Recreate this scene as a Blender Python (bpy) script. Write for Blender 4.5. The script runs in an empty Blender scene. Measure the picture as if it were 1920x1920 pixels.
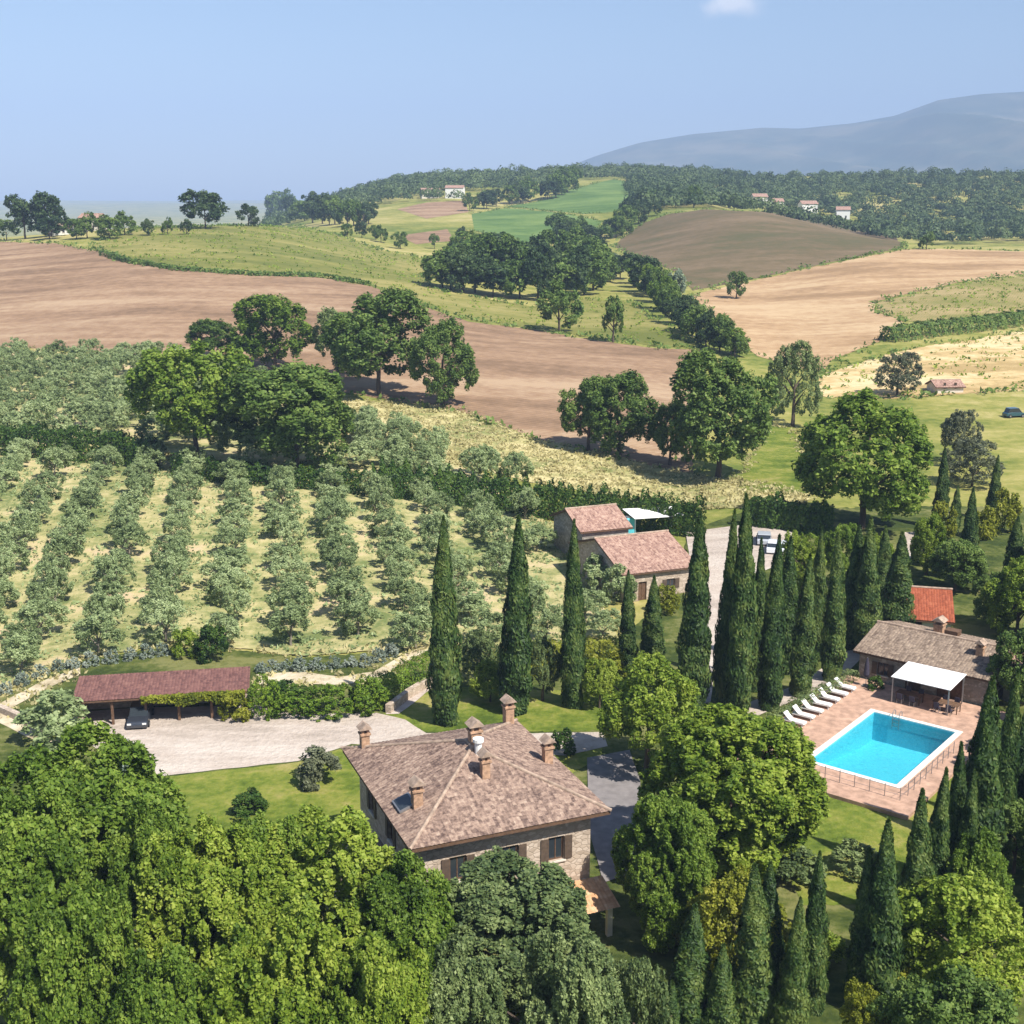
import bpy, bmesh, math, random
import numpy as np
from mathutils import Vector, Matrix

# ------------------------------------------------------------------ camera, sky, sun, exposure
scene = bpy.context.scene
COL = scene.collection
R = math.radians
CAM_H, F, PITCH = 42.0, 2400.0, R(13.63)          # F in pixels of the 1920 px photograph
CT, ST = math.cos(PITCH), math.sin(PITCH)

cam_data = bpy.data.cameras.new("camera")
cam_data.sensor_width = 36.0
cam_data.lens = 36.0 * F / 1920.0
cam_data.clip_start, cam_data.clip_end = 0.5, 60000.0
cam = bpy.data.objects.new("camera", cam_data)
cam.location = (0, 0, CAM_H)
cam.rotation_euler = (math.pi / 2 - PITCH, 0, 0)
COL.objects.link(cam)
scene.camera = cam

SUN_EL = R(52.0)
SUN_H = Vector((0.70, -0.71, 0)).normalized()      # horizontal direction towards the sun
SUN_DIR = Vector((SUN_H.x * math.cos(SUN_EL), SUN_H.y * math.cos(SUN_EL), math.sin(SUN_EL)))

world = bpy.data.worlds.new("World")
scene.world = world
world.use_nodes = True
wn, wl = world.node_tree.nodes, world.node_tree.links
wn.clear()
sky = wn.new("ShaderNodeTexSky")
sky.sky_type = 'NISHITA'
sky.sun_disc = False
sky.sun_elevation = SUN_EL
sky.sun_rotation = math.atan2(SUN_H.x, SUN_H.y)
sky.altitude = 300
sky.air_density = 1.0
sky.dust_density = 0.9
sky.ozone_density = 3.0
bg = wn.new("ShaderNodeBackground")
bg.inputs["Strength"].default_value = 0.085
wout = wn.new("ShaderNodeOutputWorld")
# one small fair-weather cloud high over the mountain
wtc = wn.new("ShaderNodeTexCoord")
def cloud_mask():
    cd = Vector(((1380 - 960), F * CT + 955 * ST, -(F * ST - 955 * CT))).normalized()
    sub = wn.new("ShaderNodeVectorMath"); sub.operation = 'SUBTRACT'
    nrm = wn.new("ShaderNodeVectorMath"); nrm.operation = 'NORMALIZE'
    wl.new(wtc.outputs["Generated"], nrm.inputs[0]); wl.new(nrm.outputs[0], sub.inputs[0]); sub.inputs[1].default_value = cd
    sc = wn.new("ShaderNodeVectorMath"); sc.operation = 'MULTIPLY'; sc.inputs[1].default_value = (34, 34, 75)
    wl.new(sub.outputs[0], sc.inputs[0])
    ln = wn.new("ShaderNodeVectorMath"); ln.operation = 'LENGTH'; wl.new(sc.outputs[0], ln.inputs[0])
    nz = wn.new("ShaderNodeTexNoise"); nz.inputs["Scale"].default_value = 45; nz.inputs["Detail"].default_value = 5
    wl.new(nrm.outputs[0], nz.inputs["Vector"])
    ad = wn.new("ShaderNodeMath"); ad.operation = 'MULTIPLY_ADD'; wl.new(nz.outputs[0], ad.inputs[0]); ad.inputs[1].default_value = 1.5; wl.new(ln.outputs["Value"], ad.inputs[2])
    mr = wn.new("ShaderNodeMapRange"); mr.inputs["From Min"].default_value = 1.75; mr.inputs["From Max"].default_value = .9; mr.interpolation_type = 'SMOOTHSTEP'
    wl.new(ad.outputs[0], mr.inputs["Value"])
    return mr.outputs[0]
cmx = wn.new("ShaderNodeMix"); cmx.data_type = 'RGBA'
wl.new(cloud_mask(), cmx.inputs[0]); wl.new(sky.outputs[0], cmx.inputs[6]); cmx.inputs[7].default_value = (7.0, 7.2, 7.6, 1)
wl.new(cmx.outputs[2], bg.inputs["Color"])
wl.new(bg.outputs[0], wout.inputs["Surface"])

sd = bpy.data.lights.new("sun", 'SUN')
sd.energy = 4.8
sd.angle = R(0.53)
sd.color = (1.0, 0.95, 0.86)
so = bpy.data.objects.new("sun", sd)
so.rotation_euler = SUN_DIR.to_track_quat('Z', 'Y').to_euler()
so.location = (60, -60, 200)
COL.objects.link(so)

vs = scene.view_settings
vs.view_transform = 'Standard'
vs.look = 'None'
vs.gamma = 1.0
vs.use_curve_mapping = False
vs.exposure = 0.82
cy = scene.cycles
cy.max_bounces = 6
cy.diffuse_bounces = 3
cy.glossy_bounces = 2
cy.transmission_bounces = 4
cy.transparent_max_bounces = 8
cy.volume_bounces = 0
cy.caustics_reflective = cy.caustics_refractive = False
cy.use_denoising = True
try:
    cy.denoiser = 'OPENIMAGEDENOISE'
except Exception:
    pass
scene.render.use_persistent_data = False

# ------------------------------------------------------------------ projection helpers
def slope(py):
    v = py - 960.0
    return (F * ST + v * CT) / (F * CT - v * ST)

def on_ray(px, py, Y):
    u, v = px - 960.0, py - 960.0
    fy = F * CT - v * ST
    return (u / fy * Y, Y, CAM_H - (F * ST + v * CT) / fy * Y)

def smooth(a, b, x):
    t = np.clip((x - a) / (b - a), 0, 1)
    return t * t * (3 - 2 * t)

# ------------------------------------------------------------------ terrain height
PX = []                                            # control points (a, logY, z)
def cpx(px, py, Y):
    x, y, z = on_ray(px, py, Y)
    PX.append((x / Y, math.log(Y), z))
def cz(a, Y, z):
    PX.append((a, math.log(Y), z))
for a in (-.72, -.45, -.25, 0, .22, .45, .72):
    for Y, z in ((20, -5), (38, -2.5), (58, 0), (85, 0), (112, 0)):
        cz(a, Y, z)
for px in (0, 480):
    cpx(px, 1200, 121)
cpx(-1000, 850, 186); cpx(0, 850, 186); cpx(0, 650, 290); cpx(-1000, 650, 290); cpx(0, 452, 520); cpx(-1000, 460, 520)
cpx(250, 880, 178); cpx(250, 665, 275); cpx(250, 428, 560)
cpx(480, 900, 172); cpx(480, 700, 260); cpx(480, 560, 345); cpx(480, 424, 560)
for a in (-.75, -.42, -.27):
    cz(a, 800, 17); cz(a, 1400, 2)
cz(-.19, 800, 24); cz(-.19, 1400, 14)
cpx(720, 880, 182); cpx(720, 750, 235); cpx(720, 560, 350); cpx(720, 470, 560); cpx(720, 405, 850); cpx(720, 352, 1300)
cpx(960, 1130, 131); cpx(960, 950, 170); cpx(960, 880, 192); cpx(960, 780, 226); cpx(960, 620, 322); cpx(960, 560, 405)
cpx(960, 455, 640); cpx(960, 385, 950); cpx(960, 335, 1300)
cpx(1150, 640, 310); cpx(1160, 460, 640); cpx(1150, 350, 1100); cpx(1150, 330, 1350)
cpx(1250, 1050, 146); cpx(1250, 900, 190); cpx(1250, 650, 305)
cpx(1440, 1000, 156); cpx(1440, 900, 190); cpx(1440, 790, 236); cpx(1440, 680, 300); cpx(1440, 560, 425); cpx(1440, 525, 470)
cpx(1320, 392, 740); cpx(1440, 396, 740); cz(.20, 900, 31); cpx(1440, 340, 1350)
cpx(1680, 900, 190); cpx(1680, 700, 285); cpx(1680, 470, 540); cpx(1690, 454, 650); cz(.31, 850, 17); cpx(1680, 345, 1300)
cpx(1920, 1100, 135); cpx(1920, 900, 190); cpx(1920, 760, 250); cpx(1920, 690, 290); cpx(1920, 600, 360); cpx(1920, 482, 520)
cpx(1920, 462, 640); cz(.40, 850, 18); cpx(1920, 350, 1250)
for px in (2500, 3100):
    cpx(px, 900, 190); cpx(px, 690, 290); cpx(px, 482, 520); cpx(px, 350, 1250)
PX = np.array(PX)
AS = 3.2                                           # azimuth weight against log distance
def _U(r2):
    return np.where(r2 > 1e-12, r2 * np.log(np.maximum(r2, 1e-12)), 0.0)
def _tps():
    n = len(PX)
    P = np.column_stack([PX[:, 0] * AS, PX[:, 1]])
    D = ((P[:, None, :] - P[None, :, :]) ** 2).sum(-1)
    K = _U(D) + np.eye(n) * 0.004
    T = np.column_stack([np.ones(n), P])
    A = np.zeros((n + 3, n + 3)); A[:n, :n] = K; A[:n, n:] = T; A[n:, :n] = T.T
    b = np.zeros(n + 3); b[:n] = PX[:, 2]
    s = np.linalg.solve(A, b)
    return P, s
TP, TS = _tps()
POOL_O = np.array((29.25, 93.4)); POOL_ANG = math.atan2(.785, .62)
def hills(X, Y):
    return (1.2 * np.sin(X * .021 + 1.3) * np.sin(Y * .017 + .4) + .7 * np.sin(X * .047 + Y * .031) + .4 * np.sin(X * .11 - Y * .07 + 2))
def zf(X, Y):
    X = np.asarray(X, float); Y = np.asarray(Y, float)
    Yc = np.clip(Y, 20, 1550); a = np.clip(X / np.maximum(Y, 12), -.74, .74) * AS; l = np.log(Yc)
    z = TS[-3] + TS[-2] * a + TS[-1] * l
    for i in range(len(TP)):
        z = z + TS[i] * _U((a - TP[i, 0]) ** 2 + (l - TP[i, 1]) ** 2)
    z = z + hills(X, Y) * smooth(150, 420, Y) * .45
    flat = 1 - smooth(104, 122, Y) * 1.0
    keep = smooth(48, 58, Y) * flat
    z = z * (1 - keep)                              # the terrace of house, drive and pool is level
    far = smooth(1450, 2400, Y)
    plain = -12 + 60 * smooth(2500, 10500, Y) + 8 * np.sin(X * .0021 + 2) * np.sin(Y * .0016)
    z = z * (1 - far) + plain * far
    dx, dy = X - POOL_O[0], Y - POOL_O[1]
    c, s = math.cos(POOL_ANG), math.sin(POOL_ANG)
    lx, ly = dx * c + dy * s, -dx * s + dy * c
    pit = (np.abs(lx) < 6.6) & (np.abs(ly) < 3.95)
    return np.where(pit, -6.5, z)

def zg(x, y):
    return float(zf(np.array([x]), np.array([y]))[0])

_LY = np.exp(np.linspace(math.log(40), math.log(2200), 1400))
def ground(px, py):
    """first point of the terrain along the sight line of a photo pixel"""
    u, v = px - 960.0, py - 960.0
    fy = F * CT - v * ST
    sl = (F * ST + v * CT) / fy
    d = (CAM_H - sl * _LY) - zf(u / fy * _LY, _LY)
    hit = np.nonzero(d < 0)[0]
    if len(hit) and hit[0] > 0:
        i = hit[0]; t = d[i - 1] / (d[i - 1] - d[i]); Y = _LY[i - 1] + t * (_LY[i] - _LY[i - 1])
    elif len(hit):
        Y = _LY[0]
    else:
        ok = (_LY > 300) & (_LY < 1500)
        Y = _LY[ok][np.argmin(d[ok] / _LY[ok])]
    X = u / fy * Y
    return X, Y, zg(X, Y)

# ------------------------------------------------------------------ object helpers
def tag(o, label=None, cat=None, group=None, kind=None):
    if label: o["label"] = label
    if cat: o["category"] = cat
    if group: o["group"] = group
    if kind: o["kind"] = kind
    return o

def thing(name, label, cat, loc=(0, 0, 0), rz=0.0, group=None, scale=None):
    o = bpy.data.objects.new(name, None)
    o.empty_display_size = 0.5
    COL.objects.link(o)
    o.location = loc; o.rotation_euler = (0, 0, rz)
    if scale: o.scale = scale
    return tag(o, label, cat, group)

def link(name, me, parent=None, loc=None, rz=None, scale=None):
    o = bpy.data.objects.new(name, me)
    COL.objects.link(o)
    if parent: o.parent = parent
    if loc is not None: o.location = loc
    if rz is not None: o.rotation_euler = (0, 0, rz)
    if scale is not None: o.scale = scale
    return o

def np_mesh(name, V, Fc, mat, smooth_=False, uv=None, mi=None):
    V = np.asarray(V, np.float32); Fc = np.asarray(Fc, np.int32)
    k = Fc.shape[1]
    me = bpy.data.meshes.new(name)
    me.vertices.add(len(V)); me.vertices.foreach_set("co", V.ravel())
    me.loops.add(Fc.size); me.loops.foreach_set("vertex_index", Fc.ravel())
    me.polygons.add(len(Fc))
    me.polygons.foreach_set("loop_start", np.arange(0, Fc.size, k, dtype=np.int32))
    me.polygons.foreach_set("loop_total", np.full(len(Fc), k, np.int32))
    if smooth_: me.polygons.foreach_set("use_smooth", np.ones(len(Fc), bool))
    for m in (mat if isinstance(mat, (list, tuple)) else [mat]): me.materials.append(m)
    if mi is not None: me.polygons.foreach_set("material_index", np.asarray(mi, np.int32))
    if uv is not None:
        ul = me.uv_layers.new(name="UVMap")
        ul.data.foreach_set("uv", np.asarray(uv, np.float32)[Fc.ravel()].ravel())
    me.update(calc_edges=True)
    me.validate()
    return me

class MB:
    """collects boxes, prisms, tubes and sheets into one mesh"""
    def __init__(s): s.bm = bmesh.new()
    def box(s, x0, x1, y0, y1, z0, z1, rot=None, at=(0, 0, 0)):
        vs_ = []
        for x, y, z in ((x0, y0, z0), (x1, y0, z0), (x1, y1, z0), (x0, y1, z0), (x0, y0, z1), (x1, y0, z1), (x1, y1, z1), (x0, y1, z1)):
            p = Vector((x, y, z))
            if rot is not None: p = rot @ p
            vs_.append(s.bm.verts.new(p + Vector(at)))
        for f in ((3, 2, 1, 0), (4, 5, 6, 7), (0, 1, 5, 4), (1, 2, 6, 5), (2, 3, 7, 6), (3, 0, 4, 7)):
            s.bm.faces.new([vs_[i] for i in f])
        return s
    def face(s, pts):
        s.bm.faces.new([s.bm.verts.new(p) for p in pts]); return s
    def prism(s, pts, d):
        """polygon pts swept along vector d"""
        d = Vector(d)
        a = [s.bm.verts.new(Vector(p)) for p in pts]; b = [s.bm.verts.new(Vector(p) + d) for p in pts]
        n = len(pts)
        s.bm.faces.new(a[::-1]); s.bm.faces.new(b)
        for i in range(n): s.bm.faces.new((a[i], a[(i + 1) % n], b[(i + 1) % n], b[i]))
        return s
    def tube(s, pts, rad, n=8, cap=True):
        rings = []
        for i, p in enumerate(pts):
            p = Vector(p)
            t = (Vector(pts[min(i + 1, len(pts) - 1)]) - Vector(pts[max(i - 1, 0)])).normalized()
            x = t.cross(Vector((0, 0, 1)) if abs(t.z) < .9 else Vector((1, 0, 0))).normalized(); y = t.cross(x)
            r = rad[i] if hasattr(rad, '__len__') else rad
            rings.append([s.bm.verts.new(p + (x * math.cos(q) + y * math.sin(q)) * r) for q in [2 * math.pi * k / n for k in range(n)]])
        for a, b in zip(rings, rings[1:]):
            for k in range(n): s.bm.faces.new((a[k], a[(k + 1) % n], b[(k + 1) % n], b[k]))
        if cap:
            s.bm.faces.new(rings[0][::-1]); s.bm.faces.new(rings[-1])
        return s
    def build(s, name, mat, parent=None, bevel=0, smooth_=False):
        bmesh.ops.recalc_face_normals(s.bm, faces=s.bm.faces)
        if bevel:
            bmesh.ops.bevel(s.bm, geom=list(s.bm.edges), offset=bevel, segments=1, affect='EDGES')
        me = bpy.data.meshes.new(name)
        s.bm.to_mesh(me); s.bm.free()
        for m in (mat if isinstance(mat, (list, tuple)) else [mat]): me.materials.append(m)
        if smooth_: me.polygons.foreach_set("use_smooth", np.ones(len(me.polygons), bool))
        return link(name, me, parent)

# ------------------------------------------------------------------ materials
def new_mat(name):
    m = bpy.data.materials.new(name); m.use_nodes = True
    nt = m.node_tree; nt.nodes.clear()
    out = nt.nodes.new("ShaderNodeOutputMaterial")
    return m, nt, out
def nd(nt, t, **kw):
    n = nt.nodes.new(t)
    for k, v in kw.items():
        if k in n.inputs.keys(): n.inputs[k].default_value = v
        else: setattr(n, k, v)
    return n
def ramp(nt, fac, stops, interp='LINEAR'):
    r = nt.nodes.new("ShaderNodeValToRGB"); cr = r.color_ramp; cr.interpolation = interp
    while len(cr.elements) < len(stops): cr.elements.new(0.5)
    for e, (p, c) in zip(cr.elements, stops):
        e.position = p; e.color = (*c, 1)
    nt.links.new(fac, r.inputs[0])
    return r.outputs[0]
def math_(nt, op, a, b=None):
    n = nt.nodes.new("ShaderNodeMath"); n.operation = op
    for i, x in enumerate((a, b)):
        if x is None: continue
        if isinstance(x, (int, float)): n.inputs[i].default_value = x
        else: nt.links.new(x, n.inputs[i])
    return n.outputs[0]
def mixc(nt, fac, a, b, mode='MIX'):
    n = nt.nodes.new("ShaderNodeMix"); n.data_type = 'RGBA'; n.blend_type = mode
    for sock, x in ((n.inputs[0], fac), (n.inputs[6], a), (n.inputs[7], b)):
        if isinstance(x, (int, float)): sock.default_value = x
        elif isinstance(x, tuple): sock.default_value = (*x, 1)
        else: nt.links.new(x, sock)
    return n.outputs[2]
def noise(nt, vec, scale, detail=4, rough=.55):
    n = nd(nt, "ShaderNodeTexNoise", Scale=scale, Detail=detail, Roughness=rough)
    nt.links.new(vec, n.inputs["Vector"]); return n.outputs[0]
def coords(nt, kind="Object", rz=0.0, scale=(1, 1, 1)):
    tc = nt.nodes.new("ShaderNodeTexCoord")
    mp = nt.nodes.new("ShaderNodeMapping")
    mp.inputs["Rotation"].default_value = (0, 0, rz); mp.inputs["Scale"].default_value = scale
    nt.links.new(tc.outputs[kind], mp.inputs[0])
    return mp.outputs[0]
def surf(nt, out, col, rough=.9, spec=.2, bump=None, bstr=.3, bdist=.05, **kw):
    p = nd(nt, "ShaderNodeBsdfPrincipled", Roughness=rough)
    p.inputs["Specular IOR Level"].default_value = spec
    for k, v in kw.items(): p.inputs[k.replace('_', ' ')].default_value = v
    if isinstance(col, tuple): p.inputs["Base Color"].default_value = (*col, 1)
    else: nt.links.new(col, p.inputs["Base Color"])
    if bump is not None:
        b = nd(nt, "ShaderNodeBump", Strength=bstr, Distance=bdist)
        nt.links.new(bump, b.inputs["Height"]); nt.links.new(b.outputs[0], p.inputs["Normal"])
    nt.links.new(p.outputs[0], out.inputs[0])
    return p

def leaf_mat(name, dark, mid, light, nscale=.5, trans=.3, obj_amt=.25):
    m, nt, out = new_mat(name)
    oi = nt.nodes.new("ShaderNodeObjectInfo"); ge = nt.nodes.new("ShaderNodeNewGeometry")
    n1 = noise(nt, ge.outputs["Position"], nscale, 3)
    f = math_(nt, 'MULTIPLY', n1, 1.0)
    f = math_(nt, 'ADD', math_(nt, 'MULTIPLY', math_(nt, 'SUBTRACT', n1, .5), 1.5), .5)
    f = math_(nt, 'ADD', f, math_(nt, 'MULTIPLY', math_(nt, 'SUBTRACT', ge.outputs["Random Per Island"], .5), .55))
    f = math_(nt, 'ADD', f, math_(nt, 'MULTIPLY', math_(nt, 'SUBTRACT', oi.outputs["Random"], .5), obj_amt))
    c = ramp(nt, f, [(.1, dark), (.5, mid), (.92, light)])
    p = nd(nt, "ShaderNodeBsdfPrincipled", Roughness=.55); p.inputs["Specular IOR Level"].default_value = .22
    nt.links.new(c, p.inputs["Base Color"])
    t = nt.nodes.new("ShaderNodeBsdfTranslucent")
    nt.links.new(mixc(nt, .4, c, (.30, .34, .03), 'MIX') if False else c, t.inputs[0])
    mx = nt.nodes.new("ShaderNodeMixShader"); mx.inputs[0].default_value = trans
    nt.links.new(p.outputs[0], mx.inputs[1]); nt.links.new(t.outputs[0], mx.inputs[2])
    nt.links.new(mx.outputs[0], out.inputs[0])
    return m

def field_mat(name, stops, scale=.02, streak=(1, 1), rz=0.0, fine=.6, fine_amt=.25, rows=None, rows_amt=.2, bstr=.5):
    m, nt, out = new_mat(name)
    v = coords(nt); vs_ = coords(nt, rz=rz, scale=(streak[0], streak[1], 1))
    n1 = noise(nt, vs_, scale, 5, .6); n2 = noise(nt, v, fine, 4, .65); n3 = noise(nt, coords(nt, rz=rz, scale=(.7 * streak[0] ** .5, 1.3 * streak[1] ** .5, 1)), fine * .2, 4, .6)
    f = math_(nt, 'ADD', n1, math_(nt, 'MULTIPLY', math_(nt, 'SUBTRACT', n2, .5), fine_amt * 2))
    f = math_(nt, 'ADD', f, math_(nt, 'MULTIPLY', math_(nt, 'SUBTRACT', n3, .5), fine_amt * 2.6))
    if rows:
        w = nd(nt, "ShaderNodeTexWave", Scale=rows, Distortion=2.5, Detail=2.0)
        w.inputs["Detail Scale"].default_value = .6
        nt.links.new(vs_, w.inputs["Vector"])
        f = math_(nt, 'ADD', f, math_(nt, 'MULTIPLY', math_(nt, 'SUBTRACT', w.outputs["Fac"], .5), rows_amt))
    c = ramp(nt, f, [(.5 + (p_ - .5) * .62, c_) for p_, c_ in stops])
    surf(nt, out, c, .95, .1, n2, bstr, .4)
    return m

def flat_mat(name, c, rough=.6, var=.12, scale=3.0, spec=.3, **kw):
    m, nt, out = new_mat(name)
    n = noise(nt, coords(nt), scale, 4)
    lo = tuple(max(0, x * (1 - var * 1.6)) for x in c); hi = tuple(min(1, x * (1 + var * 1.6)) for x in c)
    surf(nt, out, ramp(nt, n, [(.25, lo), (.75, hi)]), rough, spec, n, .15, .02, **kw)
    return m

def tile_mat(name, cols, tw=.26, tl=.42):
    """clay tiles: every tile its own tone; u along the eave and v up the slope, in metres"""
    m, nt, out = new_mat(name)
    uv = nt.nodes.new("ShaderNodeTexCoord").outputs["UV"]
    sn = nt.nodes.new("ShaderNodeVectorMath"); sn.operation = 'SNAP'
    nt.links.new(uv, sn.inputs[0]); sn.inputs[1].default_value = (tw, tl, 1)
    ad = nt.nodes.new("ShaderNodeVectorMath"); ad.operation = 'ADD'
    nt.links.new(sn.outputs[0], ad.inputs[0]); ad.inputs[1].default_value = (.011, .013, .02)
    wn_ = nt.nodes.new("ShaderNodeTexWhiteNoise"); wn_.noise_dimensions = '3D'
    nt.links.new(ad.outputs[0], wn_.inputs["Vector"])
    n1 = noise(nt, uv, .55, 4, .6); n2 = noise(nt, uv, 4.5, 4, .65)
    f = math_(nt, 'ADD', math_(nt, 'MULTIPLY', wn_.outputs["Value"], .36), math_(nt, 'MULTIPLY', math_(nt, 'SUBTRACT', n1, .25), .55))
    f = math_(nt, 'ADD', f, math_(nt, 'MULTIPLY', math_(nt, 'SUBTRACT', n2, .5), 1.3))
    f = math_(nt, 'ADD', f, .07)
    k = len(cols)
    c = ramp(nt, f, [(.08 + .84 * i / (k - 1), x) for i, x in enumerate(cols)])
    sep = nt.nodes.new("ShaderNodeSeparateXYZ"); nt.links.new(uv, sep.inputs[0])
    row = math_(nt, 'FRACT', math_(nt, 'DIVIDE', sep.outputs[1], tl))
    h = math_(nt, 'ADD', math_(nt, 'MULTIPLY', row, -.5), math_(nt, 'MULTIPLY', n2, .5))
    surf(nt, out, c, .92, .15, h, .5, .05)
    return m

def stone_mat(name, cols, scale=2.6):
    m, nt, out = new_mat(name)
    v = coords(nt, scale=(1, 1, 1.7))
    vo = nd(nt, "ShaderNodeTexVoronoi", Scale=scale); nt.links.new(v, vo.inputs["Vector"])
    ve = nd(nt, "ShaderNodeTexVoronoi", Scale=scale, feature='DISTANCE_TO_EDGE'); nt.links.new(v, ve.inputs["Vector"])
    n1 = noise(nt, coords(nt), .5, 4); sp = nt.nodes.new("ShaderNodeSeparateColor")
    nt.links.new(vo.outputs["Color"], sp.inputs[0])
    f = math_(nt, 'ADD', math_(nt, 'MULTIPLY', sp.outputs[0], .6), math_(nt, 'MULTIPLY', n1, .45))
    c = ramp(nt, f, [(.15, cols[0]), (.5, cols[1]), (.9, cols[2])])
    edge = math_(nt, 'MINIMUM', math_(nt, 'MULTIPLY', ve.outputs[0], 9.0), 1.0)
    c = mixc(nt, edge, tuple(x * .8 for x in cols[1]), c)
    surf(nt, out, c, .95, .1, edge, .5, .04)
    return m

M = {}
# leaves
M['broad'] = leaf_mat("leaf_bright_green", (.055, .11, .013), (.165, .26, .032), (.33, .42, .075), .4, .42)
M['lime'] = leaf_mat("leaf_lime_green", (.075, .14, .013), (.225, .315, .034), (.42, .49, .085), .4, .42)
M['yellow'] = leaf_mat("leaf_yellow_green", (.10, .13, .012), (.26, .285, .025), (.42, .42, .065), .5, .4)
M['oak'] = leaf_mat("leaf_oak", (.045, .09, .018), (.125, .20, .04), (.235, .315, .075), .4, .34)
M['darkwood'] = leaf_mat("leaf_dark_wood", (.022, .048, .018), (.058, .10, .032), (.12, .17, .055), .15)
M['holm'] = leaf_mat("leaf_holm_oak", (.06, .10, .035), (.16, .215, .075), (.32, .385, .15), .5)
M['olive'] = leaf_mat("leaf_olive", (.14, .19, .075), (.295, .375, .16), (.48, .55, .28), .35, .36, .35)
M['silver'] = leaf_mat("leaf_silver", (.12, .16, .12), (.24, .29, .23), (.42, .46, .38), .8, .2)
M['grey'] = leaf_mat("leaf_grey", (.085, .10, .055), (.16, .18, .10), (.27, .29, .18), .4, .35)
M['cypress'] = leaf_mat("leaf_cypress", (.018, .045, .013), (.066, .12, .027), (.175, .225, .055), .6, .3)
M['hedge'] = leaf_mat("leaf_hedge", (.012, .035, .008), (.038, .085, .012), (.09, .15, .02), .6, .2)
M['box'] = leaf_mat("leaf_clipped_box", (.04, .09, .008), (.125, .21, .018), (.22, .31, .03), .7, .25)
M['poplar'] = leaf_mat("leaf_pale", (.09, .13, .08), (.2, .26, .16), (.34, .4, .28), .4, .25)
M['straw'] = leaf_mat("straw_blade", (.25, .23, .09), (.44, .385, .175), (.58, .52, .27), .3, .3)
M['farwood'] = leaf_mat("leaf_far_wood", (.024, .05, .018), (.07, .11, .036), (.15, .20, .07), .035, .2)
M['bark'] = flat_mat("bark", (.10, .075, .055), .95, .3, 4)
M['palebark'] = flat_mat("pale_bark", (.22, .19, .15), .95, .3, 4)
# ground
M['terrain'] = field_mat("dry_meadow", [(.25, (.115, .15, .03)), (.45, (.22, .225, .055)), (.62, (.30, .275, .085)), (.8, (.40, .34, .14))], .012, (1, 1), 0, .5, .22)
M['meadow'] = field_mat("mown_meadow", [(.25, (.125, .14, .034)), (.5, (.19, .188, .05)), (.75, (.28, .245, .085))], .012, (1, 2.2), .1, .35, .18, None)
M['plough'] = field_mat("ploughed_soil", [(.1, (.18, .115, .07)), (.5, (.285, .183, .112)), (.9, (.39, .275, .175))], .018, (.35, 2.2), .18, .35, .30, .5, .08)
M['brownfield'] = field_mat("brown_hill_soil", [(.25, (.10, .092, .042)), (.5, (.14, .105, .055)), (.75, (.19, .138, .08))], .010, (1, 1.6), -.2, .25, .2, .35, .08)
M['stubble'] = field_mat("stubble", [(.2, (.28, .18, .095)), (.5, (.40, .262, .145)), (.8, (.49, .35, .205))], .02, (.6, 2.0), .5, .35, .26, .5, .07)
M['drygrass'] = field_mat("straw_grass", [(.22, (.18, .20, .07)), (.45, (.36, .33, .14)), (.75, (.56, .48, .25))], .06, (1, 1.4), 0, .7, .3)
M['olivebrown'] = field_mat("fallow", [(.25, (.20, .19, .06)), (.5, (.27, .22, .09)), (.75, (.35, .27, .13))], .02, (1, 1.6), .3, .4, .25, .4, .15)
M['sand'] = field_mat("bare_sand", [(.25, (.38, .27, .12)), (.5, (.53, .39, .19)), (.75, (.62, .49, .28))], .03, (1, 2.2), .2, .4, .3)
M['crop'] = field_mat("green_crop", [(.25, (.07, .13, .035)), (.5, (.115, .185, .05)), (.75, (.17, .235, .07))], .02, (1, 1.5), .9, .2, .15, .35, .2)
M['lawn'] = field_mat("lawn_grass", [(.1, (.06, .095, .014)), (.42, (.125, .165, .024)), (.66, (.20, .215, .042)), (.95, (.30, .26, .09))], .09, (1, 1), 0, 1.4, .3)
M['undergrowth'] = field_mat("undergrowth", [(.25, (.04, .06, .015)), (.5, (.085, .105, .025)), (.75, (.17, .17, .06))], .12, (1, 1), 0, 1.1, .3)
M['orchard'] = field_mat("orchard_floor", [(.2, (.15, .185, .065)), (.42, (.29, .285, .12)), (.68, (.44, .385, .19)), (.95, (.52, .40, .25))], .12, (1, 1), 0, .9, .32)
M['gravel'] = field_mat("pale_gravel", [(.2, (.37, .31, .26)), (.5, (.475, .40, .34)), (.8, (.55, .485, .42))], (.10), (.45, 2.2), .12, 2.5, .24)
M['dirtpath'] = field_mat("dirt_path", [(.2, (.36, .29, .18)), (.5, (.52, .44, .30)), (.8, (.62, .54, .40))], .3, (1, 1), 0, 1.5, .25)
M['mountain'] = field_mat("mountain_slope", [(.3, (.05, .075, .04)), (.5, (.085, .10, .055)), (.75, (.15, .145, .085))], .0016, (1, 1), 0, .006, .3, None, .2, .2)
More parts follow.
